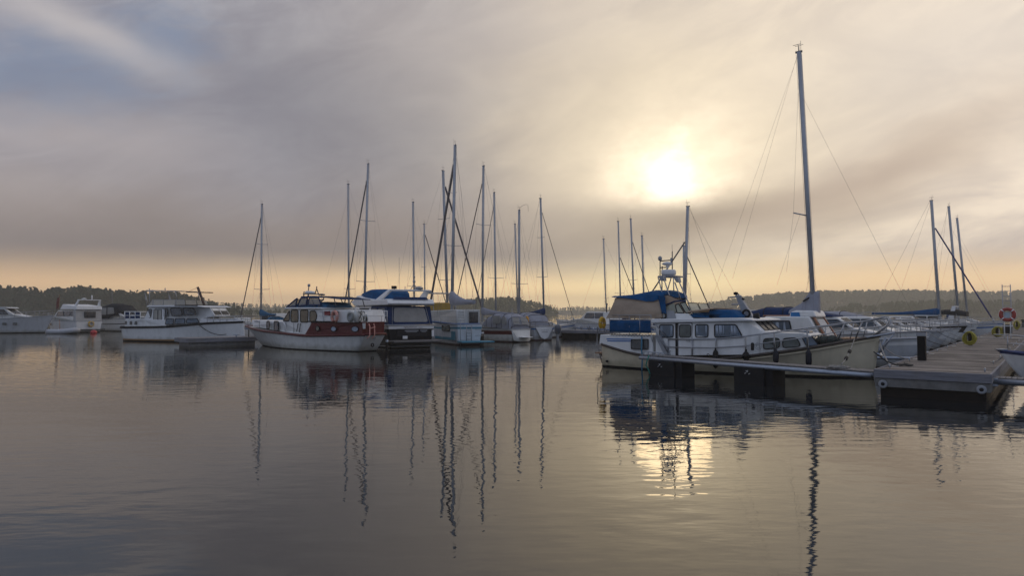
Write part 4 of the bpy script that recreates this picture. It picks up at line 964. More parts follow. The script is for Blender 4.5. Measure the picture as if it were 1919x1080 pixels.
b.win([(292, 580.5), (299, 580.5), (298.5, 600), (291, 600)], lambda x, z: wl(x, z) - .05, m=frosted, parent=d, r=.06); b.win([(300.5, 580.5), (306.5, 580.5), (306, 600), (300, 600)], lambda x, z: wl(x, z) - .05, m=frosted, parent=d, r=.06)
xa, za = ln(391, 592); xc, zc_ = ln(381, 576); b.front((xa, za), (xc, zc_), .9, 2, screen)
q = [ln(277, 574), ln(286, 562), ln(344, 562.5), ln(347, 572)]
mb = MB(); scr = None
for x0, x1, a0, a1 in ((277, 286.5, 574, 562), (287.5, 305, 572.5, 562), (306.5, 329, 572.5, 562), (330.5, 346, 572.5, 562.3)):
    pts = [(x0, 573.5 if x0 < 280 else 572.5), (x0 + (9 if x0 < 280 else .2), 562), (x1 - (1 if x1 > 340 else 0), 562), (x1 + (1 if x1 > 340 else 0), 572.5)]
    b.win(pts, 1.35, m=frosted, r=.02, name='flybridge_screen', frame=steel, fr=.02)
fx = ln(347, 572, 1.35)[0]; fz0, fz1 = ln(347, 572.5, 1.35)[1], ln(347, 562, 1.35)[1]
b.front((fx, fz0), (fx - .1, fz1), 1.3, 2, frosted, 'flybridge_screen', frame=steel)
mb = MB()
for sg in (1, -1):
    Q = [b.P(275, 572, 1.3), b.P(271, 546.5, 1.3), b.P(274, 544.5, 1.3), b.P(326, 545.5, 1.3), b.P(329.5, 550, 1.3), b.P(332, 561, 1.3)]
    mb.tube([V((p.x, p.y * sg, p.z)) for p in Q], .03, 6); Q = [b.P(278, 570, 1.3), b.P(272.5, 552, 1.3)]; mb.tube([V((p.x, p.y * sg, p.z)) for p in Q], .025, 6)
for px in (271.5, 326): p = b.P(px, 545.5, 1.3); mb.tube([p, V((p.x, -p.y, p.z))], .03, 6)
mb.build('roof_frame', steel, b.root)
p = b.P(280, 545, 0); b.tubes('antenna', [[b.P(280.5, 566, 0), b.P(280, 541, 0)], [b.P(309.5, 545, 0), b.P(309.5, 540, 0)]], .04, greyp)
m0, m1 = b.P(388.5, 588, 0), b.P(370.5, 538.5, 0)
dkw = mat('dark_wood', (.085, .045, .030), .6, var=.3)
ms = b.tubes('signal_mast', [[m0, m1]], .10, dkw, n=8)
c = m0.lerp(m1, .80); b.tubes('crossbar', [[c + V((-1.05, -.35, .03)), c + V((1.05, .35, -.02))]], .04, dkw, ms); b.tubes('stay', [[m1, c + V((-.9, -.3, .05))]], .012, wire, ms, 4)
b.railing(ln(392, 0)[0], xe - .2, .5, 5, .02, .1, 'bow_rail', closebow=False)
b.tubes('mooring_chain', [sag(V((ln(380, 0)[0], b.ns * 1.65, ln(380, 606)[1])), b.P(424, 627, 1.2), .35)], .03, roped)
# ---- timber pontoon stub in front of its bow
P0, P1 = onz(351, 650), onz(480, 646)
f_ = (P1 - P0); Lp = f_.length; f_.normalize()
o = empty('timber_pontoon', P0, atan2(f_.y, f_.x), 'low grey timber pontoon stub between the white steel cruiser and the red striped cruiser', 'pontoon')
zt = at(350, 634.5, P0.y).z
mb = MB(); n = 26
for k in range(n): mb.box(Lp * k / n + .006, Lp * (k + 1) / n - .006, -.12, 2.6, zt - .05, zt)
mb.build('deck', mat('pontoon_planks', (.24, .225, .22), .8, var=.4, scale=(6, 1, 2), bump=.3), o)
MB().box(-.08, Lp + .08, -.19, -.12, zt - .30, zt - .02).box(-.15, -.08, -.19, 2.6, zt - .30, zt - .02).build('fascia', fascia, o)
MB().box(.15, Lp - .1, -.05, 2.5, -.3, zt - .12).build('float', concrete, o, .03)
MB().tube([(Lp * .72, .3, zt), (Lp * .72, .3, zt + .2)], .05, 7).tube([(Lp * .72 - .2, .3, zt + .17), (Lp * .72 + .2, .3, zt + .17)], .03, 6).build('bollard', galv, o)
MB().tube([(Lp * .90, .2, zt), (Lp * .90, .2, zt + .75)], .04, 7).tube([(Lp*.9, .2, zt + .7), (Lp*.9 + .35, .2, zt + .2)], .02, 5).build('mooring_post', roped, o)
# ---- the red and white cruiser
b = Boat('motor_cruiser', 'white cruiser with dark red raised stern and red rubrail running to its bow', 'motorboat', onz(671, 660), onz(489, 648), 1.5, MC, .15)
W = 1.6
def ln(px, py, o=W): q = b.P(px, py, o); return (q.x, q.z)
pts = [(677, 627, 1.0), (650, 627.5, 1.5), (573, 628.5, W), (540, 625, W), (499, 619.5, 1.3), (470, 612.5, .5)]
sh = [ln(a, c, o) for a, c, o in pts]; xe = ln(461, 610, 0)[0]; sh.append((xe, ln(461, 610.5, 0)[1]))
b.hull(3.4, sh, sh[0][0] - .1, xe, [boot, oldwhite, redp], [(0, 0, 0), (.06, 0, 0), (.09, 0, 1), (0, .5, 1), (0, .88, 1), (0, 1, 1)], tw=.47, pk=.5, pb=2.3, pwl=1.55, fw=.92, wlx=(.1, None), rub=(.085, -.03), rubmat=redp)
wl = lambda x, z: min(W, b.hbf(x) + .01)
al = b.prism('raised_stern', [ln(571, 627.5), ln(582.5, 605.5), ln(650, 604.3), ln(679, 603.7, .9), ln(677, 627.5, .9)], 0, redp, .03, wf=wl)
MB().tube([V((ln(582, 0)[0] + (ln(679, 0, .9)[0] - ln(582, 0)[0]) * k / 10, b.ns * wl(ln(582, 0)[0] + (ln(679, 0, .9)[0] - ln(582, 0)[0]) * k / 10, 0), ln(650, 604)[1])) for k in range(11)], .04, 6).build('capping', rubber, b.root)
for px, py, rx, ry, m_ in ((592.5, 616, .17, .15, glassg), (617.5, 617, .22, .15, curtain), (649.5, 617.5, .26, .16, curtain)):
    x, z = ln(px, py); b.pane([(x + rx * cos(k * pi / 8), z + ry * sin(k * pi / 8)) for k in range(16)], lambda X, Z: wl(X, Z) + .003, m_, name='porthole', rounded=False, frame=rubber, fr=.02, parent=al)
wt = lambda x, z: max(.1, min(1.35, b.hbf(x) - .12))
b.prism('trunk_cabin', [ln(577, 628, 1.3), ln(545, 625, 1.3), ln(477, 612, .8), ln(471, 600, .8), ln(529, 602.3, 1.3), ln(577, 604)], 0, white, .05, wf=wt)
for px, py, rx, ry in ((504, 609.5, .17, .27), (519, 611.5, .25, .33)):
    x, z = ln(px, py, 1.3); b.pane([(x - rx, z - ry), (x + rx, z - ry), (x + rx, z + ry), (x - rx, z + ry)], lambda X, Z: wt(X, Z) + .003, glassb, .12, fr=.03, name='porthole')
x, z = ln(537, 612, 1.3); b.tubes('ventilator', [[V((x, b.ns * 1.37, z - .3)), V((x, b.ns * 1.4, z + .1)), V((x + .15, b.ns * 1.42, z + .25))]], .06, white2)
b.tubes('panel_joint', [[V((ln(px, 0, 1.3)[0], b.ns * (wt(ln(px, 0, 1.3)[0], 0) + .004), ln(px, y0, 1.3)[1])), V((ln(px, 0, 1.3)[0], b.ns * (wt(ln(px, 0, 1.3)[0], 0) + .004), ln(px, y1, 1.3)[1]))] for px, y0, y1 in ((494.5, 601.5, 614.5), (510.5, 602, 618), (526.5, 603, 620), (544.5, 604, 622.5), (559, 606, 624))], .014, rubber, n=4)
x0, z = ln(481, 602.6, .9); x1, _ = ln(489, 602.6, .9)
MB().box(min(x0, x1), max(x0, x1), *sorted((b.ns * (wt(x0, 0) + .004), b.ns * (wt(x0, 0) + .012))), z - .05, z + .05).build('name_strip', greyp, b.root)
b.tubes('side_ladder', [[b.P(558.5, 606, W - .2), b.P(556, 622, W - .1)], [b.P(563, 606, W - .2), b.P(561, 623, W - .1)]], .03, darkspar)
wf2 = lambda x, z: 1.36
wh = b.prism('wheelhouse', [ln(579, 605, 1.4), ln(531, 603.5, 1.4), ln(543, 580, 1.4), ln(603, 580, 1.4), ln(604, 604, 1.4)], 0, white, .05, wf=wf2)
b.prism('roof', [ln(534, 579.5, 1.4), ln(536, 576.5, 1.4), ln(603, 576.5, 1.4), ln(606, 579.5, 1.4)], 1.5, white2, .05)
for q in ([(530.5, 602), (543.5, 581.3), (542.5, 602)], [(546, 581.5), (559, 581.3), (559, 603.3), (545, 603.3)], [(563.5, 581.5), (578, 581.5), (577, 604), (563, 604)], [(581, 583), (591.5, 583), (594.5, 592), (591, 603.5), (580.5, 603.5)]):
    b.win(q, lambda x, z: 1.364, m=glassg, r=.14, parent=wh, fr=.03)
xa, za = ln(531, 603, 1.4); xc, zc_ = ln(543, 580, 1.4); b.front((xa, za), (xc, zc_), 1.25, 3, glassg, sgn=1)
b.prism('aft_cabin', [ln(603, 605, 1.3), ln(603, 582, 1.3), ln(655, 581, 1.3), ln(662, 605, 1.3)], 1.3, white, .05)
b.win([(605, 583.5), (619, 583.5), (619, 591.5), (606, 591.5)], 1.304, m=mat('red_curtain', (.25, .03, .035), .7, var=.4, scale=(9, 9, 2)), r=.03)
b.win([(622, 583.5), (634, 583.5), (634, 590.5), (622, 590.5)], 1.304, m=mat('red_curtain', (.25, .03, .035)), r=.03)
# flybridge: blue cushions, screen, hoops and radar gantry
zt = ln(560, 576.5, 1.2)[1]
b.arch('cushion', [(ln(618, 0, 1)[0], zt, zt + .12, 1.), (ln(612, 0, 1)[0], zt, zt + .33, 1.1), (ln(560, 0, 1)[0], zt, zt + .30, 1.1), (ln(545, 0, 1)[0], zt, zt + .1, 1.)], 1.1, mat('teal_canvas', (.015, .10, .20), .85, var=.3), rnd=.4, wr=.03)
for q in ([(537, 576), (550, 565), (557, 559.5), (554, 574)], [(558, 574), (564, 559), (576, 558), (574, 572)], [(577, 572), (580, 558), (597, 558), (602, 572)]):
    b.win(q, 1.15, m=clearv, r=.03, name='flybridge_screen', frame=navycv, fr=.045, proud=.003)
xf = ln(537, 576, 1.15); xg = ln(557, 559.5, 1.15); b.front(xf, xg, 1.1, 2, clearv, 'flybridge_screen', frame=navycv)
Q = [(568, 556.5), (580, 556), (610, 557), (625, 558.5), (643, 560.5)]
b.arch('bimini', [(ln(px, py, 1)[0], ln(px, py + 1.2, 1)[1], ln(px, py - .6, 1)[1], 1.15) for px, py in Q], 1.15, navycv, rnd=.35)
b.tubes('bimini_hoop', [[V((p.x, p.y * sg, p.z)) for p in (b.P(597, 575, 1.15), b.P(608, 557, 1.15))] for sg in (1, -1)] + [[V((p.x, p.y * sg, p.z)) for p in (b.P(630, 575, 1.1), b.P(626, 559, 1.1))] for sg in (1, -1)] + [[V((p.x, p.y * sg, p.z)) for p in (b.P(590, 575, 1.15), b.P(583, 558, 1.15))] for sg in (1, -1)], .03, darkspar)
g = b.tubes('radar_gantry', [[b.P(575, 575, .6), b.P(579, 535, 0)], [b.P(573, 575, -.6), b.P(579, 550, 0)], [b.P(569, 557, .6), b.P(570, 546.5, .6)], [b.P(568, 551, .5), b.P(607, 552, .5)], [b.P(590, 552, .3), b.P(593.5, 541, .3), b.P(597, 552, .3)], [b.P(593.5, 541, .3), b.P(593.5, 537, .3)]], .035, darkspar)
c0 = b.P(581, 552, 0); MB().lathe([(.02, 0), (.32, .02), (.34, .16), (.25, .22), (.02, .23)], c0, n=18).build('radome', white2, g)
MB().lathe([(.02, 0), (.2, .02), (.22, .10), (.02, .14)], b.P(603, 554.5, .2), n=14).lathe([(.03, -.1), (.09, -.08), (.09, .08), (.03, .1)], b.P(579, 535, 0)).build('lamp', greyp, g)
# aft rail with what hangs on it
mb = MB()
for sg in (1, -1):
    mb.tube([V((ln(604 + 74 * k / 10, 0, 1.4)[0], sg * min(1.45, wl(ln(604 + 74 * k / 10, 0, 1.4)[0], 0) - .06), ln(640, 583, 1.4)[1])) for k in range(11)], .025, 6)
    mb.tube([V((ln(604 + 74 * k / 10, 0, 1.4)[0], sg * min(1.45, wl(ln(604 + 74 * k / 10, 0, 1.4)[0], 0) - .06), ln(640, 592, 1.4)[1])) for k in range(11)], .016, 5)
    for px in (612, 627, 642, 655, 665, 673, 677.5): x = ln(px, 0, 1.4)[0]; y = sg * min(1.45, wl(x, 0) - .06); mb.tube([(x, y, ln(640, 605, 1.4)[1]), (x, y, ln(640, 583, 1.4)[1])], .022, 5)
xs_ = ln(679, 0, .9)[0]
for z in (ln(640, 583, 1.4)[1], ln(640, 592, 1.4)[1]): mb.tube([(xs_, -1.05, z), (xs_ - .15, 0, z), (xs_, 1.05, z)], .022, 6)
mb.build('aft_rail', white2, b.root)
mb = MB(); zc_ = ln(700, 585, 1.2)[1]
rng = random.Random(3)
for k in range(16):
    c = V((ln(rng.uniform(660, 680), 0, 1.)[0], b.ns * rng.uniform(.3, .95), zc_ - rng.uniform(0, .5))); mb.ring(c, rng.uniform(.1, .24), .028, (1, rng.uniform(-.6, .6), 0), (0, 0, 1), 14, 5)
mb.build('rope_bundle', mat('old_rope', (.14, .14, .12), .9, var=.4), b.root)
mb = MB(); x, z = ln(668, 592, 1.0); mb.lathe([(.03, -.42), (.2, -.38), (.18, .2), (.05, .34), (.02, .5)], (x, b.ns * 1.05, z), n=12); mb.build('gas_cover', oldwhite, b.root)
mb = MB()
for px in (693, 702): mb.tube([b.T(px - 2, 607, b.xs - .02), b.T(px, 612, b.xs - .12), b.T(px, 629, b.xs - .12), b.T(px - 5, 635, b.xs - .1)], .035, 6)
mb.tube([b.T(694, 616, b.xs - .12), b.T(703, 613, b.xs - .12)], .03, 5); mb.build('boarding_ladder', pinkring, b.root)
A = [V((q.x, b.ns * (wl(q.x, 0) + .01), q.z)) for q in (b.P(671, 606, 1.2), b.P(678, 606, 1.1), b.P(678, 616.5, 1.1), b.P(672, 617, 1.2))]; MB().prism(A, [p + V((0, b.ns * .03, 0)) for p in A]).build('hung_cloth', oldwhite, b.root)
x, z = b.xs, .55; MB().ring(b.T(698, 647, b.xs + .05), .09, .04, (0, 1, 0), (0, 0, 1), 14, 6).build('exhaust', rubber, b.root)
redb = b
c0 = b.wld(b.P(657, 594.5, 1.5)); u = b.f; o = empty('round_fender', c0, 0, 'round grey fender with a ribbed face hung on the red stern rail', 'fender')
mb = MB(); mb.ring((0, 0, 0), .22, .085, u, (0, 0, 1), 24, 8); mb.build('tyre', mat('grey_ribbed_rubber', (.20, .21, .20), .6, var=.3), o)
mb = MB(); mb.ring((0, 0, 0), .10, .05, u, (0, 0, 1), 20, 7); mb.ring((0, 0, 0), .03, .03, u, (0, 0, 1), 12, 6); mb.build('face', greyp, o)
MB().ring((0, 0, .02), .34, .018, u, (0, 0, 1), 28, 5).build('lanyard', oldwhite, o)
horseshoe('horseshoe_buoy', b.wld(b.P(627, 594, 1.52)), .26, .095, 'faded orange horseshoe buoy on the aft rail of the red striped cruiser', pinkring, 'horseshoe buoys on stern rails', u=b.f, gap=.16)
# ---- black hulled flybridge yacht seen from astern
P0 = at(770, 652, 46.5); f_ = V((-.54, .84, 0)).normalized()
b = Boat('motor_yacht', 'black hulled flybridge yacht with navy canvas stern enclosure and blue flybridge cover', 'motorboat', P0, P0 + f_ * 11.2, 0, MC)
b.hull(3.7, [(-.2, 1.55), (5, 1.6), (12, 1.85)], -.15, 12, [boot, blackp, white2], [(0, 0, 0), (.10, 0, 0), (.13, 0, 2), (.16, 0, 1), (0, .80, 1), (0, .83, 1), (0, 1, 2)], tw=.92, pb=2.4, rub=(.05, 0), rubmat=steel)
def lt(px, py, x=-.16): return b.T(px, py, x)
def ls(px, py, o=1.7): return b.P(px, py, o)
# canvas enclosure
hw = 1.62; zb, zt = 1.55, lt(770, 574).z
b.prism('canvas_enclosure', [(-.05, zb), (.35, zt), (3.2, zt), (3.6, zb)], hw, navycv, .05)
A = [(-1.28, .16), (1.28, .16), (1.12, .92), (-1.12, .92)]
def sternpt(y, t, pr=.03):
    x = -.05 + .40 * t; return V((x - pr, y, zb + (zt - zb) * t))
mb = MB(); g1 = [sternpt(y, t, .03) for y, t in fillet(A, .16)]; mb.prism(g1, [p + V((.03, 0, 0)) for p in g1]); w_ = mb.build('clear_window', clearv, b.root)
mb = MB(); mb.prism([sternpt(y, t, .014) for y, t in ((-1.2, .2), (1.2, .2), (1.06, .9), (-1.06, .9))], [sternpt(y, t, -.02) for y, t in ((-1.2, .2), (1.2, .2), (1.06, .9), (-1.06, .9))]); mb.build('lining', beigecv, b.root)
b.tubes('zip', [[sternpt(1.4, 0), sternpt(1.22, 1)]], .02, greyp, n=5); b.tubes('zip', [[sternpt(-1.4, 0), sternpt(-1.22, 1)]], .02, greyp, n=5)
b.pane([(.5, zb + .45), (1.9, zb + .45), (1.9, zt - .12), (.62, zt - .12)], hw, clearv, .2, 'clear_window', frame=navycv)
b.pane([(2.05, zb + .45), (3.35, zb + .45), (3.1, zt - .12), (2.05, zt - .12)], hw, clearv, .15, 'clear_window', frame=navycv)
# saloon and flybridge
b.prism('saloon', [(3.4, 1.5), (3.3, zt + .1), (6.6, zt + .05), (9.4, 1.95), (9.6, 1.6)], 0, white2, .06, wf=lambda x, z: min(1.55, b.hbf(x) - .2))
b.pane([(3.8, 2.2), (7.0, 2.2), (6.4, zt - .15), (3.8, zt - .15)], lambda x, z: min(1.55, b.hbf(x) - .2) + .003, glass, .1)
fz = zt + .06
b.prism('flybridge_deck', [(-.15, fz + .12), (.0, fz), (6.2, fz - .02), (7.1, fz + .25), (5.8, fz + .75), (5.0, fz + .62), (2.6, fz + .40), (.1, fz + .42)], 1.72, white2, .06)
b.arch('flybridge_cover', [(2.9, fz + .42, fz + .9, 1.2), (3.4, fz + .42, fz + 1.15, 1.4), (4.6, fz + .45, fz + 1.2, 1.45), (5.6, fz + .5, fz + 1.02, 1.4), (6.3, fz + .6, fz + .98, 1.2)], 1.4, bluecv, rnd=.35, wr=.03)
mb = MB(); zA = lt(770, 543.5).z
for sg in (1, -1):
    A = [(2.4, sg * 1.68, fz + .38), (1.2, sg * 1.68, fz + .40), (.1, sg * 1.45, zA - .05), (.2, sg * 1.45, zA + .04), (.7, sg * 1.45, zA)]
    mb.prism(A, [(x, y - sg * .16, z) for x, y, z in A])
mb.box(.12, .62, -1.45, 1.45, zA - .08, zA + .03); mb.build('arch', white2, b.root, .04)
mb = MB(); zc1 = lt(770, 557).z; A = [(-.02, -1.3, fz + .40), (-.02, 1.3, fz + .40), (.12, 1.2, zc1), (.12, -1.2, zc1)]; mb.prism(A, [(x + .04, y, z) for x, y, z in A]); mb.build('flybridge_cloth', navycv, b.root)
mb = MB()
mb.lathe([(.03, 0), (.28, .02), (.30, .14), (.2, .2), (.03, .22)], (.35, -.75, zA + .03), n=16); mb.build('radome', greyp, b.root)
mb = MB(); mb.box(.25, .45, .95, 1.25, zA + .06, zA + .26); mb.tube([(.35, 1.1, zA), (.35, 1.1, zA + .1)], .03); mb.build('spotlight', rubber, b.root)
b.tubes('light_mast', [[V((.35, -.1, zA)), V((.3, -.35, zA + .45)), V((.3, -.35, zA + .9))], [V((.35, -.6, zA)), V((.3, -.35, zA + .45))], [V((.35, .3, zA)), V((.35, .3, zA + .25))]], .025, greyp)
MB().lathe([(.02, 0), (.09, .02), (.09, .16), (.03, .18)], (.3, -.35, zA + .5)).lathe([(.02, 0), (.07, .02), (.07, .14), (.03, .16)], (.3, -.35, zA + .82)).build('navigation_light', greyp, b.root)
b.tubes('whip_antenna', [[V((.4, .7, zA)), V((.4, .72, zA + 2.2))]], .012, greyp, n=4)
MB().box(-1.25, -.1, -1.75, 1.75, .42, .54).build('swim_platform', mat('grey_teak', (.16, .15, .145), .7, var=.3, scale=(2, 20, 2)), b.root, .02)
mb = MB(); mb.box(-.19, -.15, -1.1, 1.1, .75, 1.3); mb.build('transom_door', blackp, b.root, .02)
mb = MB()
for y0, y1 in ((-.45, .55), (-1.1, -.6)): mb.box(-.24, -.19, y0, y1, 1.14, 1.20); mb.box(-.23, -.19, y0 + .1, y1 - .1, 1.06, 1.09)
mb.build('chrome_trim', steel, b.root)
MB().box(-.24, -.19, .35, .7, .62, .82).box(-.24, -.19, -1.62, -1.45, .75, 1.2).build('stern_locker', white2, b.root, .02)
mb = MB(); rng = random.Random(9)
pts = [V((-.17, .55 - .9 * k / 40, 1.40 + .04 * sin(k * 1.3) * (1 - k / 60) + .015 * sin(k * 2.9))) for k in range(41)]
mb.tube(pts, .010, 4); mb.tube([V((-.17, -.48, 1.37)), V((-.17, -.8, 1.37))], .01, 4); mb.build('name_script', redp, b.root)
fender_p = lt(727, 612)
rope([b.wld(V((.1, 1.6, 1.62))), b.wld(V((-.1, 1.95, 1.3))), b.wld(V((.3, 2.2, .9))), redb.wld(redb.T(703, 634, redb.xs))], .03, ropew, 'pale stern rope slung between the black yacht and the red striped cruiser')
# dark mooring pile beside it
def pile(px, y0, y1, w_, label, m=None, cap=None):
    p = onz(px, y1); o = empty('mooring_pile', p, 0, label, 'post', 'mooring piles'); h = at(px, y0, p.y).z; r_ = w_ / FX * p.y / 2
    MB().lathe([(r_, -.6), (r_, h - .1), (r_ * .8, h), (.01, h + .02)], (0, 0, 0), n=12).build('shaft', m or darkwet, o)
    MB().lathe([(r_ * 1.12, 0), (r_ * 1.12, .12), (r_ * .9, .14)], (0, 0, h * .72), n=12).build('collar', galv, o)
pile(725, 635, 658, 5, 'thin dark mooring pile between the red striped cruiser and the black yacht')
pile(900, 619, 643, 13, 'thick dark mooring pile beside the turquoise trimmed motorsailer')
# ---- turquoise trimmed motorsailer
b = sailboat('tall white motorsailer with turquoise trim, stern ladder and mustard deck tarp', (853, 272), (847, 575), 54.5, -22, 11.0, 2.8, 1.6, 'motorsailer', lblue, mat('teal_boot', (.04, .20, .28), .5), ((.40, .85), (.70, .6)), jib=1, thick=.10, cabin=False, boom=5.4, cover=greycv, r=.13, covk=1.7, mfrac=.40, decor=False, mastz=2.3)
def lt(px, py, x=-.16): return b.T(px, py, x)
b.prism('deckhouse', [(.35, 1.5), (.25, 2.62), (7.0, 2.55), (8.2, 1.7)], 0, oldwhite, .05, wf=lambda x, z: min(1.42, b.hbf(x) - .1))
b.prism('deckhouse_band', [(.22, 1.52), (.22, 1.60), (8.0, 1.72), (8.0, 1.64)], 0, bluep, .01, wf=lambda x, z: min(1.45, b.hbf(x) - .06))
b.pane([(1.2, 1.02), (2.7, 1.02), (2.7, 1.42), (1.2, 1.42)], lambda x, z: b.hbf(x) * .985, glassg, .1, fr=.03)
MB().box(.18, .27, -.75, -.05, 1.62, 2.45).build('doorway_shade_slab', glass, b.root, .02)  # closed dark slab, its colour standing in for shade within the doorway
mb = MB()
for y in (.35, .9): mb.tube([(.16, y, 1.6), (.18, y, 2.6)], .025, 5)
for k in range(5): mb.tube([(.17, .35, 1.7 + .2 * k), (.17, .9, 1.7 + .2 * k)], .02, 5)
mb.build('roof_ladder', white2, b.root)
mb = MB()
for y in (-.1, .3): mb.tube([(-.22, y, .3), (-.25, y, 1.45)], .025, 5)
for k in range(5): mb.tube([(-.23, -.1, .45 + .22 * k), (-.23, .3, .45 + .22 * k)], .02, 5)
mb.tube([(-.25, -.35, 1.15), (-.25, -1.0, 1.15)], .022, 5); mb.tube([(-.25, -.35, .7), (-.25, -1.0, .7)], .022, 5); mb.tube([(-.2, .75, 0), (-.2, .75, 1.9)], .02, 5)
mb.build('stern_ladder', steel, b.root)
MB().box(-1.3, -.12, -1.5, 1.0, .22, .32).build('swim_platform', turq, b.root, .02)
q = lambda x, z: b.hbf(x) * .96
b.pane([(.35, .35), (1.0, .35), (1.0, 1.0), (.35, 1.0)], q, turq, .01, 'painted_panel', frame=None); b.pane([(1.0, .35), (4.5, .35), (4.5, .55), (1.0, .55)], q, turq, .01, 'painted_panel', frame=None)
c0 = b.P(815, 574, .4); mb = MB(); mb.prism([(c0.x - .9, -.9, 2.55), (c0.x + .9, -.9, 2.55), (c0.x + .75, -.9, 3.25), (c0.x - .95, -.9, 3.2)], [(c0.x - .9, .9, 2.55), (c0.x + .9, .9, 2.55), (c0.x + .75, .9, 3.25), (c0.x - .95, .9, 3.2)]); mb.build('deck_tarp', mustard, b.root, .08)
b.tubes('deck_frame', [[V((c0.x + 1., y, 2.5)), V((c0.x + .5, y, 4.0)), V((c0.x - 1.4, y, 4.0)), V((c0.x - 1.6, y, 2.5))] for y in (-.95, .95)] + [[V((c0.x + .5, -.95, 4.)), V((c0.x + .5, .95, 4.))], [V((c0.x - 1.4, -.95, 4.)), V((c0.x - 1.4, .95, 4.))]], .03, alu)
MB().lathe([(.03, -.15), (.16, -.12), (.18, .12), (.03, .18)], (c0.x - .3, .95, 4.1), n=12).build('deck_lamp', greyp, b.root)
b.railing(.2, 11., .6, 7, .014, .1, 'guard_rail')
# ---- red striped white sloop with grey cover
b = sailboat('white sloop with dark red stripe and grey cockpit tent, second from the dark pile', (906, 311), (904, 585), 59.5, -40, 9.0, 2.9, 1.12, 'sailboat', oldwhite, redp, ((.62, .8),), stripe_t=(.58, .88), jib=1, thick=.045, cabin=True, cover=greycv, boom=4.2, r=.095, mfrac=.56)
b.arch('cockpit_tent', [(-.1, 1.1, 1.3, 1.0), (.2, 1.12, 2.0, 1.10), (1.0, 1.12, 2.32, 1.12), (1.7, 1.13, 2.22, 1.12), (2.4, 1.15, 2.34, 1.10), (3.2, 1.2, 2.05, 1.0), (3.8, 1.3, 1.62, .9)], 1.15, greycv, rnd=.5, wr=.025)
b.pane([(.3, 1.45), (.85, 1.45), (.85, 2.1), (.42, 2.05)], 1.17, clearv, .15, 'clear_window', frame=None, proud=.03); b.pane([(1.05, 1.5), (2.1, 1.5), (2.1, 2.15), (1.05, 2.12)], 1.20, clearv, .15, 'clear_window', frame=None, proud=.03)
for y0, y1 in ((-.8, -.1), (.1, .8)):
    A = [V((-.13, y0, 1.45)), V((-.13, y1, 1.45)), V((.08, y1 * .9, 2.0)), V((.08, y0 * .9, 2.0))]; MB().prism(A, [p + V((.02, 0, 0)) for p in A]).build('clear_window', clearv, b.root)
mb = MB(); mb.prism([(-.25, -.9, .12), (-.25, .9, .12), (-.05, 1.0, 1.0), (-.05, -1.0, 1.0)], [(-.55, -.5, .05), (-.55, .5, .05), (-.12, 1.0, 1.0), (-.12, -1.0, 1.0)]); mb.build('sloping_transom', oldwhite, b.root, .04)
MB().box(-1.0, -.3, -.5, .5, .38, .44).build('bathing_step', white2, b.root, .02)
b.tubes('pushpit', [[V((-.1, -.95, 1.1)), V((-.15, -.95, 1.75)), V((-.2, 0, 1.75)), V((-.15, .95, 1.75)), V((-.1, .95, 1.1))], [V((-.15, -.95, 1.45)), V((-.2, 0, 1.45)), V((-.15, .95, 1.45))], [V((.2, .8, 1.1)), V((-.3, 1.1, 2.7))]], .018, steel)
# ---- blue striped white sloop with pointed stern, orange horseshoe
b = sailboat('white sloop with thin blue stripe and shield shaped transom, outboard motor on its stern', (973, 394), (973, 595), 63, -26, 9.2, 2.9, 1.25, 'sailboat', greyhull, bluep, ((.33, .85),), jib=None, cabin=True, cover=greycv, r=.10, mfrac=.5)
b.arch('cockpit_tent', [(.6, 1.25, 1.6, .95), (1.0, 1.25, 2.2, 1.05), (1.9, 1.28, 2.3, 1.08), (2.7, 1.3, 2.42, 1.05), (3.6, 1.35, 2.0, .95), (4.1, 1.4, 1.7, .85)], 1.12, greycv, rnd=.5, wr=.02)
A = [(-.24, -.85, 1.14), (-.24, .85, 1.14), (-.26, .35, .25), (-.28, 0, .1), (-.26, -.35, .25)]; mb = MB().prism(A, [(x + .10, y, z) for x, y, z in A]); tr = mb.build('transom', white2, b.root)
mb = MB(); rng = random.Random(6)
for k in range(5): mb.tube([(-.262, .35 - .16 * k, .86 + .05 * (k % 2)), (-.262, .27 - .16 * k, .90 - .05 * (k % 2))], .014, 4)
mb.tube([(-.262, .3, .72), (-.262, -.3, .72)], .016, 4); mb.build('name_lettering', darkspar, tr)
b.tubes('whip_antenna', [[b.loc(at(973, 392, 63)), b.loc(at(978, 386, 63)), b.loc(at(986, 383, 63)), b.loc(at(989.5, 385, 63)), b.loc(at(990, 396, 63))]], .012, wire, n=4)
b.tubes('pushpit', [[V((-.1, -.8, 1.2)), V((-.15, -.85, 1.9)), V((-.2, 0, 1.9)), V((-.15, .85, 1.9)), V((-.1, .8, 1.2))], [V((-.15, -.85, 1.55)), V((-.2, 0, 1.55)), V((-.15, .85, 1.55))]], .016, steel)
mb = MB(); c0 = V((-.75, -1.0, 0)); mb.loft([[c0 + V((r_ * cos(2*pi*j/12) * 1.35 - .1 * (z - .7), r_ * sin(2*pi*j/12), z)) for j in range(12)] for r_, z in ((.16, .55), (.24, .7), (.27, 1.0), (.25, 1.25), (.12, 1.36))]); om = mb.build('outboard_motor', mat('outboard_grey', (.10, .11, .13), .35, var=.2), b.root)
mb = MB(); mb.prism([c0 + V((-.08, -.06, -.3)), c0 + V((.12, -.06, -.3)), c0 + V((.16, -.06, .6)), c0 + V((-.12, -.06, .6))], [c0 + V((-.08, .06, -.3)), c0 + V((.12, .06, -.3)), c0 + V((.16, .06, .6)), c0 + V((-.12, .06, .6))]); mb.box(c0.x + .1, c0.x + .6, c0.y - .12, c0.y + .12, .55, .75); mb.build('shaft', greyp, om)
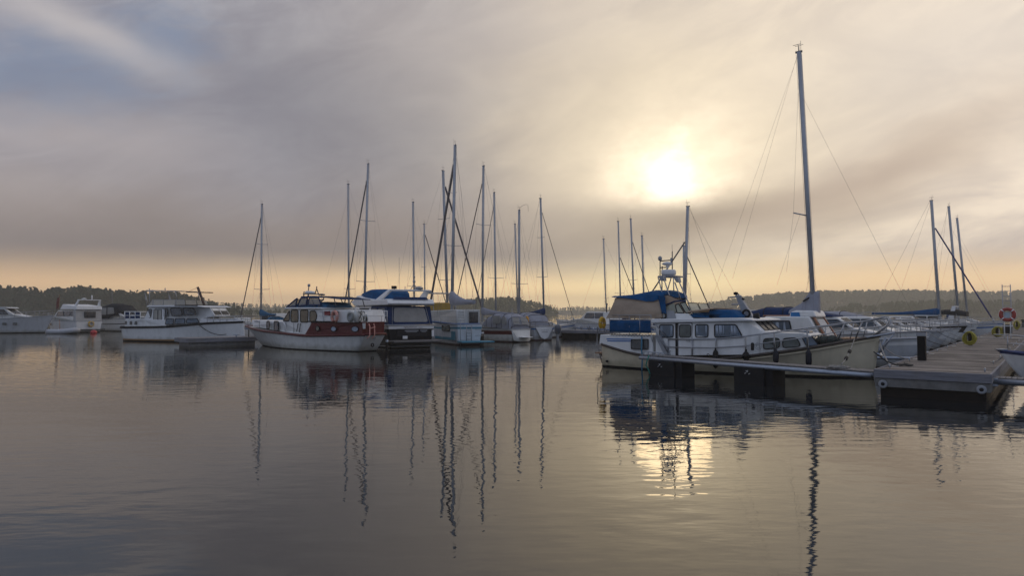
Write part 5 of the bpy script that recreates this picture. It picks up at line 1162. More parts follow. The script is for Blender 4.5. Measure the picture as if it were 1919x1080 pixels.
horseshoe('horseshoe_buoy', b.wld(V((.5, 1.32, 1.75))), .2, .10, 'orange yellow horseshoe buoy on the rail of the blue striped sloop', mat('orange_foam', (.62, .28, .02), .6), 'horseshoe buoys on stern rails', u=b.f, gap=.12)
# ---- other sailboats whose hulls lie mostly hidden
sailboat('small sloop with teal sail cover, leftmost of all the masts', (491, 383), (489, 588), 66, -50, 8.0, 2.6, 1.0, jib=1, thick=.05, spread=((.28, .8), (.66, .6)), boom=2.6, cover=mat('teal_canvas', (.015, .10, .20)), r=.085)
sailboat('sloop with bare grey mast beyond the red striped cruiser, thin forestay to the left', (652.5, 345), (654, 590), 68, -62, 9, 2.8, 1.0, spread=((.24, .8),), r=.085)
sailboat('sloop with tall mast and dark furled jib behind the black yacht\'s blue cover', (690, 307), (682.5, 590), 62, -40, 9.5, 2.9, 1.0, jib=1, thick=.06, jibfrac=.93, spread=((.26, .95), (.64, .8)), r=.10)
sailboat('sloop with short grey mast right behind the black yacht\'s arch', (774, 379), (776.5, 590), 66, -45, 8.2, 2.6, 1.0, spread=((.30, .85),), r=.085)
sailboat('small sloop with thin purple grey mast, jib furled towards the right', (795, 420), (796.5, 588), 78, 48, 7.5, 2.5, .9, jib=1, thick=.05, spread=((.22, .8), (.56, .5)), r=.08, back=False)
sailboat('ketch rigged sloop with thick furled jib slanting down to the right', (830.5, 320), (839, 590), 60, 42, 10, 3, 1.1, jib=1, thick=.085, jibfrac=.93, spread=((.28, 1.), (.68, .75)), r=.12)
sailboat('sloop with dark mast between the red striped sloop and the island', (926, 361), (929.5, 590), 68, -35, 8.8, 2.7, 1.0, spread=((.34, .9),), r=.09, jib=1, thick=.03)
sailboat('sloop far back with thin mast just left of the curved antenna mast', (965, 420), (970.5, 588), 80, -40, 8, 2.6, 1.0, spread=((.24, .8),), r=.08)
sailboat('sloop with dark mast and long boom at the right end of the centre group', (1013, 372), (1019.5, 592), 66, 48, 8.6, 2.7, 1.1, spread=((.36, .75), (.68, .5)), boom=3.4, cover=navycv, r=.095, jib=1, thick=.03)
sailboat('sloop with short slim mast, leftmost right of the gap', (1131, 448), (1136.5, 590), 82, -60, 7.5, 2.5, .9, spread=((.28, .6),), r=.075)
sailboat('sloop with mast beside the blue crown cover, forestay down to the right', (1158.5, 415), (1163.5, 590), 76, 52, 8, 2.6, 1.0, jib=1, thick=.045, jibfrac=.66, spread=((.28, .7),), r=.08, back=False)
sailboat('sloop with mast above the peak of the blue crown cover', (1182, 410), (1189, 590), 76, 50, 8.5, 2.6, 1.0, jib=1, thick=.045, jibfrac=.8, spread=((.40, .7),), r=.095, back=False)
sailboat('sloop with short mast just left of the radar tower', (1203, 442), (1207.5, 590), 80, -60, 7.5, 2.5, .9, spread=((.32, .7),), r=.095)
sailboat('sloop with tall tapering mast right of the radar tower, under the sun', (1289, 387), (1282.5, 590), 52, -58, 8.6, 2.7, 1.2, jib=1, thick=.055, jibfrac=.72, spread=((.42, .9),), boom=3.2, cover=greycv, r=.11)
sailboat('low sloop with forestay slanting right beyond the beige board on the cruiser\'s roof', (1281.5, 461), (1282, 590), 60, 62, 7.5, 2.5, 1.0, jib=1, thick=.05, jibfrac=.96, spread=(), r=.09, back=False)
# ---- motor boats further back
cruiser('pale grey motor cruiser with black hardtop bimini, leftmost at the picture\'s edge', at(-95, 626, 79).xy, at(84, 623.5, 81).xy, 3.3, 1.55, greyhull, None, None, (.22, .62, .80), 1.25, blackcv, 0, glass, hardtop=white2, mast=True, windows=4, bowh=1.32)
b = cruiser('white flybridge cruiser seen from its stern quarter, dull red flag beside it', at(166, 623, 83).xy, (at(166, 623, 83) + V((-.85, .53, 0)) * 9.2).xy, 3.4, 1.35, white2, None, None, (.02, .50, .72), 1.25, None, .0, glassb, windows=3)
zt = 1.35 * 1.05 + 1.25
b.prism('canvas_enclosure', [(-.1, 1.3), (.15, zt + .1), (.6, zt + .1), (.6, 1.3)], 1.5, mat('off_white_canvas', (.50, .49, .47), .85, var=.12, trans=.15), .05)
MB().box(-.12, .12, -.75, .55, 1.75, zt - .15).build('opening_shade_pane', glass, b.root, .05)  # solid dark pane painted in for the shade inside the open enclosure
b.prism('flybridge', [(-.1, zt + .08), (.0, zt + .5), (3.2, zt + .75), (3.9, zt + .1)], 1.5, white2, .06)
mb = MB()
for sg in (1, -1): A = [(.9, sg*1.45, zt + .3), (.2, sg*1.45, zt + .4), (-.2, sg*1.3, zt + 1.2), (0, sg*1.3, zt + 1.3)]; mb.prism(A, [(x, y - sg * .15, z) for x, y, z in A])
mb.box(-.2, .15, -1.3, 1.3, zt + 1.2, zt + 1.3); mb.build('arch', white2, b.root, .03)
MB().lathe([(.03, 0), (.25, .02), (.28, .12), (.03, .2)], (0, .6, zt + 1.3), n=14).lathe([(.02, 0), (.08, .05), (.08, .5), (.02, .55)], (0, -.3, zt + 1.3)).build('radome', white2, b.root)
MB().box(-.9, -.1, -1.5, 1.5, .28, .38).build('swim_platform', blackp, b.root, .02)
b.tubes('flag_staff', [[V((4.6, 1.3, zt + .0)), V((4.4, 1.3, zt + 1.9))]], .02, varnish)
mb = MB(); A = [V((4.42, 1.3, zt + 1.7)), V((4.35, 1.42, zt + 1.2)), V((4.5, 1.36, zt + .5)), V((4.62, 1.3, zt + .3))]; mb.prism(A, [p + V((.02, .25, -.2)) for p in A]); mb.build('flag', mat('dull_red_cloth', (.10, .03, .03), .8, var=.3), b.root)
c0 = b.wld(V((-.25, -.15, 1.0)))
o = empty('life_ring', c0, 0, 'yellow ring on the stern of the white flybridge cruiser', 'life ring'); MB().ring((0, 0, 0), .27, .10, b.l, (0, 0, 1), 24, 8).build('ring', yellow, o); MB().ring((0, 0, 0), .30, .106, b.l, (0, 0, 1), 4, 6).build('band', greyp, o)
p = onz(120, 625.5); o = empty('inflatable_dinghy', p, radians(-14), 'pale grey inflatable dinghy floating behind the pale grey cruiser\'s bow', 'dinghy')
U = [(-1.7, .55), (-1.2, .62), (0, .65), (.9, .6), (1.5, .35), (1.75, 0), (1.5, -.35), (.9, -.6), (0, -.65), (-1.2, -.62), (-1.7, -.55)]
MB().tube([(x, y, .22 + (.16 * max(0, x - .6))) for x, y in U], .29, 10).build('tube', mat('grey_inflatable', (.42, .43, .45), .5, var=.1), o)
MB().box(-1.4, 1.1, -.5, .5, .08, .13).build('floor', greyp, o); MB().box(-1.45, -1.35, -.5, .5, .1, .55).build('transom', greyp, o); MB().box(-.2, .15, -.55, .55, .36, .40).build('seat', varnish, o)
MB().tube([(-.6, 0, .3), (-1.0, .3, 1.6)], .03, 6).build('oar', varnish, o)
for px, lab in ((107, 'red mooring buoy beside the inflatable dinghy'), (175.5, 'red mooring buoy below the stern of the flybridge cruiser')):
    p = onz(px, 625); o = empty('mooring_buoy', p, 0, lab, 'buoy', 'red mooring buoys'); R = .36
    MB().lathe([(.02, -.3)] + [(R * sin(a), .05 - R * .8 * cos(a)) for a in [pi * k / 10 for k in range(1, 10)]] + [(.02, .05 + R * .8)], (0, 0, .05), n=18).build('float', buoyred, o)
    MB().ring((0, 0, .42), .07, .02, (1, 0, 0), (0, 0, 1), 12, 5).build('eye', galv, o)
b = cruiser('white sports cruiser with black canopy and clear side windows, behind the white steel cruiser', at(193, 620, 90).xy, at(292, 620, 87).xy, 3.1, 1.5, white, blackp, None, (.10, .45, .62), .9, None, 0, glass, windows=2)
b.arch('canopy', [(.2, 1.5, 1.9, 1.3), (.7, 1.55, 3.2, 1.4), (2.5, 1.6, 3.55, 1.4), (3.9, 2.2, 3.3, 1.3), (4.7, 2.4, 2.6, 1.2)], 1.4, blackcv, rnd=.4)
b.pane([(.8, 2.1), (2.2, 2.1), (2.2, 3.0), (1.1, 3.0)], 1.41, clearv, .1, 'clear_window', frame=None); b.pane([(2.4, 2.15), (3.6, 2.25), (3.4, 3.05), (2.4, 3.05)], 1.41, clearv, .1, 'clear_window', frame=None)
b.tubes('antenna', [[V((.6, .8, 3.2)), V((.5, .8, 5.2))]], .02, greyp)
cruiser('small white cabin boat with square windows just behind the red striped cruiser\'s foredeck', at(560, 640, 70).xy, at(462, 637, 77).xy, 2.8, 1.05, white, bluep, None, (.25, .50, .60), 1.2, None, 0, glass, windows=2)
cruiser('small white open motorboat with bow rail behind the steel cruiser\'s bow', at(478, 630, 84).xy, at(424, 628, 88).xy, 2.3, .95, white, None, None, (.35, .5, .66), .75, None, 0, glass, windows=2)
b = cruiser('pale blue trimmed cabin boat behind the long low pontoon right of centre', at(1165, 630, 66).xy, at(1050, 627, 76).xy, 3.0, 1.25, oldwhite, bluep, lblue, (.12, .38, .55), 1.15, None, 0, glassb, windows=2)
b.tubes('goal_post', [[V((1.2, .9, 2.4)), V((1.1, .9, 3.3))], [V((1.8, -.8, 2.4)), V((1.6, -.8, 3.1))]], .05, darkspar)
for k, x in enumerate((1078, 1089.5, 1103)):
    p = at(x, 614, 68.2); fender(p, .42, .14, 'small grey fender on the side of the pale blue trimmed cabin boat, %s' % ('nearest its bow', 'the middle one', 'nearest its stern')[k], greyp, None, 'small fenders on the pale blue trimmed boat')
P0, P1 = at(1052, 632, 66.5), at(1150, 632, 63.5); P0.z = P1.z = 0; f_ = P1 - P0; Lp = f_.length; f_.normalize()
o = empty('timber_pontoon', P0, atan2(f_.y, f_.x), 'long low pontoon in front of the pale blue trimmed cabin boat', 'pontoon')
mb = MB(); n = 30
for k in range(n): mb.box(Lp * k / n + .005, Lp * (k + 1) / n - .005, -.1, 1.8, .62, .68)
mb.build('deck', mat('pontoon_planks', (.24, .225, .22)), o); MB().box(-.05, Lp, -.17, -.1, .42, .66).build('fascia', fascia, o)
MB().box(.1, Lp * .45, .0, 1.7, -.3, .40).box(Lp * .55, Lp - .1, .0, 1.7, -.3, .40).build('float', darkwet, o)
MB().tube([(Lp * .6, .2, .68), (Lp * .6, .2, 1.0)], .05, 6).build('bollard', galv, o)
# ================================================================ the timber dock at right
E0 = V((10.47, 19.7, 0)); F0 = V((12.56, 18.05, 0)); u = (F0 - E0); DW = u.length; u.normalize(); dv_ = V((-u.y, u.x, 0)); ZD = .75
def dk(x, y, z=ZD): return E0 + dv_ * x + u * y + V((0, 0, z))    # x along the dock, y across it from its left edge
rz = atan2(dv_.y, dv_.x)
pm = bpy.data.materials.new('dock_planks'); N_, L_ = nodes_of(pm); p_ = N_['Principled BSDF']; p_.inputs['Roughness'].default_value = .75
tc_ = N_.new('ShaderNodeTexCoord'); sx_ = N_.new('ShaderNodeSeparateXYZ'); L_.new(tc_.outputs['Object'], sx_.inputs[0])
fl_ = N_.new('ShaderNodeMath'); fl_.operation = 'MULTIPLY'; fl_.inputs[1].default_value = 1 / .145; L_.new(sx_.outputs[0], fl_.inputs[0])
f2_ = N_.new('ShaderNodeMath'); f2_.operation = 'FLOOR'; L_.new(fl_.outputs[0], f2_.inputs[0])
wn_ = N_.new('ShaderNodeTexWhiteNoise'); wn_.noise_dimensions = '1D'; L_.new(f2_.outputs[0], wn_.inputs['W'])
mp_ = N_.new('ShaderNodeMapping'); mp_.inputs['Scale'].default_value = (30, 1.2, 4); L_.new(tc_.outputs['Object'], mp_.inputs[0])
nz_ = N_.new('ShaderNodeTexNoise'); nz_.inputs['Scale'].default_value = 1.; nz_.inputs['Detail'].default_value = 6; L_.new(mp_.outputs[0], nz_.inputs['Vector'])
ms_ = N_.new('ShaderNodeMapping'); ms_.inputs['Scale'].default_value = (.5, .9, 1); L_.new(tc_.outputs['Object'], ms_.inputs[0])
nw_ = N_.new('ShaderNodeTexNoise'); nw_.inputs['Scale'].default_value = 1.2; nw_.inputs['Detail'].default_value = 5; L_.new(ms_.outputs[0], nw_.inputs['Vector'])
ad_ = N_.new('ShaderNodeMath'); ad_.operation = 'MULTIPLY_ADD'; L_.new(wn_.outputs['Value'], ad_.inputs[0]); ad_.inputs[1].default_value = .45; L_.new(nz_.outputs['Fac'], ad_.inputs[2])
ad2 = N_.new('ShaderNodeMath'); ad2.operation = 'MULTIPLY_ADD'; L_.new(nw_.outputs['Fac'], ad2.inputs[0]); ad2.inputs[1].default_value = 1.1; L_.new(ad_.outputs[0], ad2.inputs[2])
rp_ = N_.new('ShaderNodeValToRGB'); e = rp_.color_ramp.elements; e[0].position = .55; e[0].color = (.034, .029, .026, 1); e[1].position = 1.45; e[1].color = (.25, .215, .19, 1); L_.new(ad2.outputs[0], rp_.inputs[0])
mr_ = N_.new('ShaderNodeMapRange'); mr_.inputs[1].default_value = .75; mr_.inputs[2].default_value = 1.65; L_.new(ad2.outputs[0], mr_.inputs[0])
rp_.color_ramp.elements[0].position = .15; rp_.color_ramp.elements[1].position = .85; L_.new(mr_.outputs[0], rp_.inputs[0])
L_.new(rp_.outputs[0], p_.inputs['Base Color']); bp_ = N_.new('ShaderNodeBump'); bp_.inputs['Strength'].default_value = .4; bp_.inputs['Distance'].default_value = .01; L_.new(nz_.outputs['Fac'], bp_.inputs['Height']); L_.new(bp_.outputs[0], p_.inputs['Normal'])
SEC = 32.5
def dock_section(x0, label, src=None):
    o = empty('floating_dock', E0 + dv_ * x0, rz, label, 'dock', 'sections of the timber dock')
    if src:
        for ch in src.children:
            c = ch.copy(); col.objects.link(c); c.parent = o
            for g in ch.children: d = g.copy(); col.objects.link(d); d.parent = c
        return o
    rng = random.Random(1); mb = MB(); n = int((SEC - .12) / .145)
    for k in range(n):
        a = .145 * k; z = ZD + rng.uniform(-.006, .006); mb.box(a + .006, a + .136, -DW + rng.uniform(0, .008), rng.uniform(-.008, 0), z - .045, z)
    mb.build('deck_planks', pm, o)
    mb = MB(); zt = ZD + .022; h = .24
    mb.box(-.07, -.002, -DW - .06, .06, zt - h, zt)
    mb.box(0, SEC - .14, .002, .062, zt - h, zt); mb.box(0, SEC - .14, -DW - .062, -DW - .002, zt - h, zt); mb.box(SEC - .14, SEC - .07, -DW - .06, .06, zt - h, zt)
    mb.build('fascia', fascia, o, .008)
    mb = MB(); mb.box(.02, SEC - .16, -DW + .02, -.02, .28, ZD - .05)
    mb.box(.02, SEC - .16, -.02, .03, .28, zt - h - .004); mb.box(.02, SEC - .16, -DW - .03, -DW + .02, .28, zt - h - .004); mb.box(-.03, .02, -DW - .03, .03, .28, zt - h - .004)
    mb.build('frame', concrete, o, .01)
    MB().box(.10, SEC - .24, -DW + .08, -.08, -.4, .28).build('float', darkwet, o)
    for y in (-.17, -DW + .17):
        mb = MB(); c = V((-.03, y, .36)); mb.lathe([(.055, 0), (.115, .0), (.12, .03), (.10, .05), (.055, .04)], c, V((-1, 0, 0)), 20); q = mb.build('bumper_washer', greyp, o)
        MB().lathe([(.02, 0), (.055, 0), (.05, .045), (.02, .05)], c, V((-1, 0, 0)), 16).build('bolt', rubber, q)
    for k in range(9):
        for y in (-.16, -DW + .16):
            mb = MB(); x = 1.1 + k * 3.6; mb.tube([(x - .13, y, ZD + .09), (x + .13, y, ZD + .09)], .018, 6); mb.tube([(x - .05, y, ZD), (x - .05, y, ZD + .09)], .016, 5); mb.tube([(x + .05, y, ZD), (x + .05, y, ZD + .09)], .016, 5)
            mb.build('cleat', galv, o)
    for k in range(8):
        x = 1.6 + k * 4; MB().box(x, x + .22, -.3, -.12, ZD + .006, ZD + .014).build('steel_plate', galv, o)
    return o
s1 = dock_section(0, 'nearest section of the timber dock, its square end facing the water at right')
dock_section(SEC, 'second section of the timber dock, beyond the pale seam, carrying the ladder stand', s1)
dock_section(SEC * 2, 'third and farthest section of the timber dock', s1)
o = empty('seam_plate', dk(SEC - .35, DW / 2, ZD + .012), rz, 'pale steel plate over the seam between two dock sections', 'plate'); mb = MB(); mb.box(-.12, .45, -DW/2, DW/2, 0, .012); mb.build('tread', mat('worn_galvanised', (.42, .41, .39), .5, metal=.2, var=.2), o)
mb = MB()
for k in range(9): mb.lathe([(.02, 0), (.018, .01), (.004, .014)], (.0, -1.2 + .3 * k, .012), n=8)
mb.build('bolt', galv, o)
def ondock(px, py): p = onz(px, py, ZD); return p
# dark post
p = ondock(1728, 676); hp = at(1728, 622, p.y).z - ZD; o = empty('service_post', p, rz, 'square black post with a pale cap at the left edge of the dock', 'post'); a = .125
MB().box(-a, a, -a, a, 0, hp * .84).build('column', mat('black_timber', (.008, .008, .010), .7, var=.4, scale=(8, 8, 1), spec=.15), o, .012); MB().box(-a - .02, a + .02, -a - .02, a + .02, hp * .845, hp * .985).build('cap', greyp, o, .015)
MB().box(-a - .03, a + .03, -a - .03, a + .03, hp * .986, hp).build('lid', rubber, o, .01)
# yellow hose coils on stands
def hose(px, pyb, pyt, wpx, label, seed):
    p = ondock(px, pyb); h = at(px, pyt, p.y).z - ZD; W_ = wpx / FX * p.y / 2; rng = random.Random(seed)
    o = empty('hose_stand', p, atan2(-p.x, p.y) + rng.uniform(-.2, .2), label, 'hose', 'yellow hoses coiled on the dock')
    MB().box(-.09, .09, .02, .16, 0, h * .98).build('stand', rubber, o, .02); MB().tube([(0, .03, h * .88), (0, -.20, h * .92)], .045, 8).build('hook', galv, o)
    mb = MB()
    for k in range(24):
        rw = W_ * rng.uniform(.42, 1.); rh = h * rng.uniform(.34, .46); cy = -.12 + rng.uniform(-.13, .10); cz = h * .93 - rh + rng.uniform(-.02, .02)
        mb.tube([(rw * sin(t) * (.75 + .3 * (1 - cos(t)) / 2) + rng.uniform(-.006, .006), cy + .03 * sin(2 * t + k), max(.03, cz + rh * cos(t))) for t in [2*pi*j/26 for j in range(26)]], .021, 6, 0, True)
    mb.build('hose', yhose, o)
hose(1818, 647.5, 620.5, 25, 'large yellow hose coil at the dock edge, nearest of the hoses', 1)
hose(1869, 632, 611.5, 21, 'yellow hose coil left of the red life ring', 2)
hose(1906, 618.5, 600.5, 12, 'small yellow hose coil far down the dock, right of the red life ring', 3)
p = ondock(1917.5, 614); o = empty('bollard', p, rz, 'dark round bollard at the picture\'s right edge', 'bollard'); h = at(1917, 599, p.y).z - ZD
MB().lathe([(.2, 0), (.2, .05), (.14, .08), (.13, h - .15), (.2, h - .08), (.18, h), (.01, h + .02)], (0, 0, 0), n=14).build('body', mat('dark_green_paint', (.02, .03, .028), .5, var=.3), o); MB().ring((0, 0, h * .5), .14, .02, (1, 0, 0), (0, 1, 0), 18, 5).build('collar', galv, o)
# ladder stand with life ring
p = ondock(1888.5, 634); Yp = p.y; sc_ = Yp / FX; o = empty('rescue_ladder_stand', p, atan2(-p.x, p.y), 'tall aluminium rescue ladder standing upright on the dock', 'ladder')
hL = at(1888, 533, Yp).z - ZD; wL = 6.3 * sc_
mb = MB()
for s_ in (-1, 1): mb.tube([(s_ * wL + .02, .1, .3), (s_ * wL - .01, .08, hL)], .026, 6)
mb.build('rail', alu, o)
mb = MB(); k = .55
while k < hL - .1: mb.tube([(-wL, .09, k), (wL, .09, k)], .018, 6); k += .31
mb.build('rung', alu, o)
mb = MB()
for s_ in (-1, 1): mb.tube([(s_ * .16, 0, 0), (s_ * .16, 0, 1.75)], .035, 6)
mb.box(-.3, .3, -.03, .03, .75, .80); mb.box(-.3, .3, -.03, .03, 1.35, 1.40); mb.box(-.26, -.06, -.09, .09, 0, .02); mb.box(.06, .26, -.09, .09, 0, .02); mb.build('support_frame', white2, o)
MB().box(-.26, .22, .03, .12, .30, .86).build('box', rubber, o, .02)
MB().box(-.14, .14, -.05, .0, 1.30, 1.68).build('sign_board', mat('pale_blue_board', (.40, .52, .58), .5), o, .01)
MB().box(-.14, -.06, -.04, .0, 1.78, 1.98).box(.06, .14, -.04, .0, 1.78, 1.98).build('reflector', redring, o)
q = at(1888, 590, Yp - .12); o = empty('life_ring', q, atan2(-p.x, p.y), 'red life ring with white bands hung on the rescue ladder', 'life ring'); R = 13.3 * sc_
MB().ring((0, 0, 0), R * .77, R * .24, (1, 0, 0), (0, 0, 1), 36, 10).build('ring', redring, o)
for k in range(4):
    a0 = pi/4 + k * pi/2; mb = MB(); mb.tube([(R * .77 * cos(a0 + t), 0, R * .77 * sin(a0 + t)) for t in (-.09, -.03, .03, .09)], R * .252, 10); mb.build('band', white2, o)
MB().ring((0, -.02, 0), R * 1.03, .010, (1, 0, 0), (0, 0, 1), 36, 5).build('grab_line', white2, o)
# ================================================================ boats along the dock's left side
fd = -u * -1.0
fd = V((u.x, u.y, 0))      # bows point at the dock
nl = -u
def berth(t, L_, gap=1.0):
    bow = E0 + dv_ * t - u * (gap + .9); return (bow - u * L_).xy, bow.xy
# tall-masted sloop next to the cream cruiser
b = sailboat('large sloop with the tallest mast and white deckhouse beside the cream cruiser', (1497.5, 97), (1525, 588), 31, 128, 9.0, 3.0, 1.12, 'sailboat', greyhull, white2, ((.19, .0),), jib=None, cabin=False, wirer=.004, r=.105, mfrac=.60, jibfrac=.84, mastz=2.05)
Wq = 1.15
def ln(px, py, o=Wq): q = b.P(px, py, o); return (q.x, q.z)
hs = b.prism('deckhouse', [ln(1428, 628), ln(1430, 596), ln(1436, 593), ln(1515, 594), ln(1538, 632)], 0, white, .05, wf=lambda x, z: min(Wq, b.hbf(x) - .15))
b.prism('roof_box', [ln(1478, 594.5, .9), ln(1481, 585, .9), ln(1492, 582, .9), ln(1524, 582.5, .9), ln(1530, 595, .9)], .9, white, .08)
b.win([(1440.5, 602), (1479.5, 602), (1483.5, 620), (1440, 621)], Wq + .002, m=glassb, r=.03, fr=.03, parent=hs); b.win([(1436, 600), (1439, 600), (1438, 620), (1435, 620)], Wq + .002, m=bluep, r=.01, frame=None)
pw = hs.children[0]; mb = MB()
for x0, x1 in ((1454, 1461), (1468.5, 1473)):
    mb = MB(); A = [V((x, b.ns * (Wq + .018), z)) for x, z in (ln(x0, 604), ln(x1 - 2, 604), ln(x1, 619), ln(x0, 619))]; mb.prism(A, [p - V((0, b.ns * .006, 0)) for p in A]); mb.build('curtain', curtain, pw)
b.win([(1482, 585.5), (1498, 586), (1500.5, 598.5), (1481.5, 598.5)], lambda x, z: .92, m=mat('bright_blue_cloth', (.015, .17, .42), .8, var=.2), r=.02, name='blue_cloth', frame=None)
# varnished forward screen with pale slats
xa, za = ln(1549, 635, .9); xc, zc_ = ln(1522, 592, .9)
a3, c3 = V((xa, 0, za)), V((xc, 0, zc_)); n3 = V(((c3 - a3).z, 0, -(c3 - a3).x)).normalized()
def sc3(y, t, pr=0.): return a3.lerp(c3, t) + V((0, y, 0)) + n3 * pr
loop = [sc3(y, t) for y, t in fillet([(-.95, 0), (.95, 0), (.8, 1), (-.8, 1)], .25, 5)]
fr_ = MB().tube(loop, .055, 6, 0, True).build('screen_frame', varnish, b.root)
mb = MB(); mb.prism([sc3(y, t, -.03) for y, t in ((-.9, .05), (.9, .05), (.75, .95), (-.75, .95))], [sc3(y, t, -.01) for y, t in ((-.9, .05), (.9, .05), (.75, .95), (-.75, .95))]); mb.build('screen_panel', frosted, fr_)
mb = MB()
for k in range(5): y = -.55 + .24 * k; mb.prism([sc3(y, .1, .0), sc3(y + .12, .1, .0), sc3(y + .10, .82, .0), sc3(y - .0, .82, .0)], [sc3(y, .1, .03), sc3(y + .12, .1, .03), sc3(y + .10, .82, .03), sc3(y, .82, .03)])
mb.build('slat', white2, fr_)
b.prism('foredeck_teak', [ln(1570, 636, .6), ln(1570, 633.5, .6), ln(1640, 634.5, .4), ln(1640, 637, .4)], 0, teak, .01, wf=lambda x, z: max(.05, b.hbf(x) - .3))
mb = MB(); p0 = ln(1525, 586, 0); A = [(p0[0] - 1.6, p0[1] - .1), (p0[0] - .35, p0[1] + 1.6), (p0[0] + .1, p0[1] + 1.6), (p0[0] + .2, p0[1] - .1)]
b.arch('mast_cover', [(p0[0] - 1.0, p0[1] - .05, p0[1] + .12, .35), (p0[0] - .5, p0[1] - .05, p0[1] + .45, .22), (p0[0] - .15, p0[1] - .05, p0[1] + .95, .18), (p0[0] + .25, p0[1] - .05, p0[1] + .95, .17)], .3, greycv, rnd=.7)
c0 = b.loc(at(1517, 401 + 1, 31)); c1 = b.loc(at(1487, 399, 31)); b.tubes('jumper_strut', [[b.loc(at(1514, 404.5, 31)), c1]], .03, alu)
hsy = b.loc(at(1487, 399, 31)); b.tubes('topping_lift', [[b.loc(at(1498, 110, 31)), b.loc(at(1487, 399, 31)), b.loc(at(1474, 510, 31))], [b.loc(at(1495, 100, 31)), b.loc(at(1373, 522, 34))], [b.loc(at(1500, 400, 31)), b.loc(at(1456, 534, 31))]], .004, wire, n=4)
b.tubes('wind_vane', [[b.loc(at(1497, 98, 31)), b.loc(at(1495.5, 84, 31))], [b.loc(at(1486, 85, 31)), b.loc(at(1500, 81.5, 31))]], .012, wire, n=4)
b.tubes('horn_bracket', [[b.loc(at(1519, 557, 31)), b.loc(at(1505, 565, 31))], [b.loc(at(1519, 553, 31)), b.loc(at(1517, 565, 31))]], .04, rubber)
b.tubes('handrail', [[b.P(1430, 592, .8), b.P(1480, 592, .8)], [b.P(1440, 592, .8), b.P(1440, 594.5, .8)], [b.P(1462, 592, .8), b.P(1462, 594.5, .8)]], .025, varnish)
# cruisers and sloops beyond
RB = dict(group=MC)
q = berth(16.2, 8.6); cruiser('white cruiser with long dark window strip and navy folded bimini, third bow from the front', *q, 3.0, 1.15, white, blackp, None, (.42, .70, .86), .95, navycv, 0, glassb, longwin=True)
q = berth(20.6, 8.0); cruiser('white cruiser with pale blue hull band and square side windows, fourth bow from the front', *q, 2.9, 1.1, white, blackp, lblue, (.55, .76, .90), 1.0, None, 0, glassb, windows=3)
q = berth(25.2, 8.2); b = cruiser('grey hulled cruiser with sloping clear windscreen behind the square black post', *q, 3.0, 1.0, greyhull, None, None, (.48, .68, .86), .9, greycv, 0, glassg, windows=2)
q = berth(30.0, 8.8); cruiser('white cruiser with grey sided hull whose bow points at the nearest yellow hose', *q, 3.1, 1.0, greyhull, white2, white2, (.48, .68, .84), .85, None, 0, glass, windows=3)
q = berth(35.0, 8.4); cruiser('white sports boat with low black windscreen among the crowded bows', *q, 2.9, 1.0, white, None, None, (.50, .66, .82), .7, None, 0, glass, windows=2)
q = berth(40.0, 9.0); cruiser('cruiser with black upper hull and white bottom, bow beside the second yellow hose', *q, 3.1, 1.1, white, white, blackp, (.25, .52, .70), .85, None, 0, glass, windows=3)
q = berth(45.0, 8.6); cruiser('white cruiser with thin blue waterline left of the slanting purple jib\'s foot', *q, 3.0, 1.0, white, bluep, None, (.42, .62, .80), .85, None, 0, glass, windows=2)
q = berth(50.5, 8.6); cruiser('white cruiser with dark windows, farthest bow in the row before the rescue ladder', *q, 3.0, 1.1, white, blackp, None, (.30, .52, .70), .9, None, 0, glass, windows=2)
sailboat('sloop with bright blue boom cover and dark purple furled jib at right', (1745.5, 376), (1761, 600), 63, 129, 7.6, 2.6, 1.1, jib=1, thick=.065, jibm=furlb, jibfrac=.80, spread=((.28, .75),), boom=5.6, cover=bluecv, r=.12, mfrac=.54, back=True)
sailboat('middle sloop of the right hand three with bare mast and thin forestay', (1778, 387), (1797, 600), 80, 129, 7.6, 2.6, 1.1, spread=((.36, .8),), r=.13, mfrac=.54, jibfrac=.82, boom=2.5)
sailboat('farthest sloop of the right hand three with the shortest mast', (1793.5, 409), (1814, 602), 94, 129, 7.4, 2.6, 1.1, spread=((.42, .8),), r=.14, mfrac=.54, jibfrac=.84)
sb = E0 + dv_ * 58 - u * 2.6; cruiser('white cruiser with swept radar arch moored stern to the dock just left of the ladder', sb.xy, (sb - u * 8.5).xy, 3.1, 1.2, white, blackp, None, (.22, .5, .7), .9, blackcv, .8, glass, windows=2)
# boats seen over the cream cruiser's roof
c0 = at(1345, 600, 42); cruiser('white cruiser showing only its flat roof and deck gear over the cream cruiser\'s wheelhouse', (c0.x - 2.0, c0.y + 3), (c0.x + 6.0, c0.y - 3.4), 3.1, 1.3, white, bluep, None, (.2, .62, .78), 1.05, None, .35, glass, windows=4)
c0 = at(1400, 600, 50); cruiser('white cruiser with small raked mast behind the sloop\'s deckhouse', (c0.x - 2.0, c0.y + 3), (c0.x + 6.5, c0.y - 3.8), 3.1, 1.4, white, None, None, (.2, .6, .76), 1.1, None, 0, glass, windows=4, mast=True)
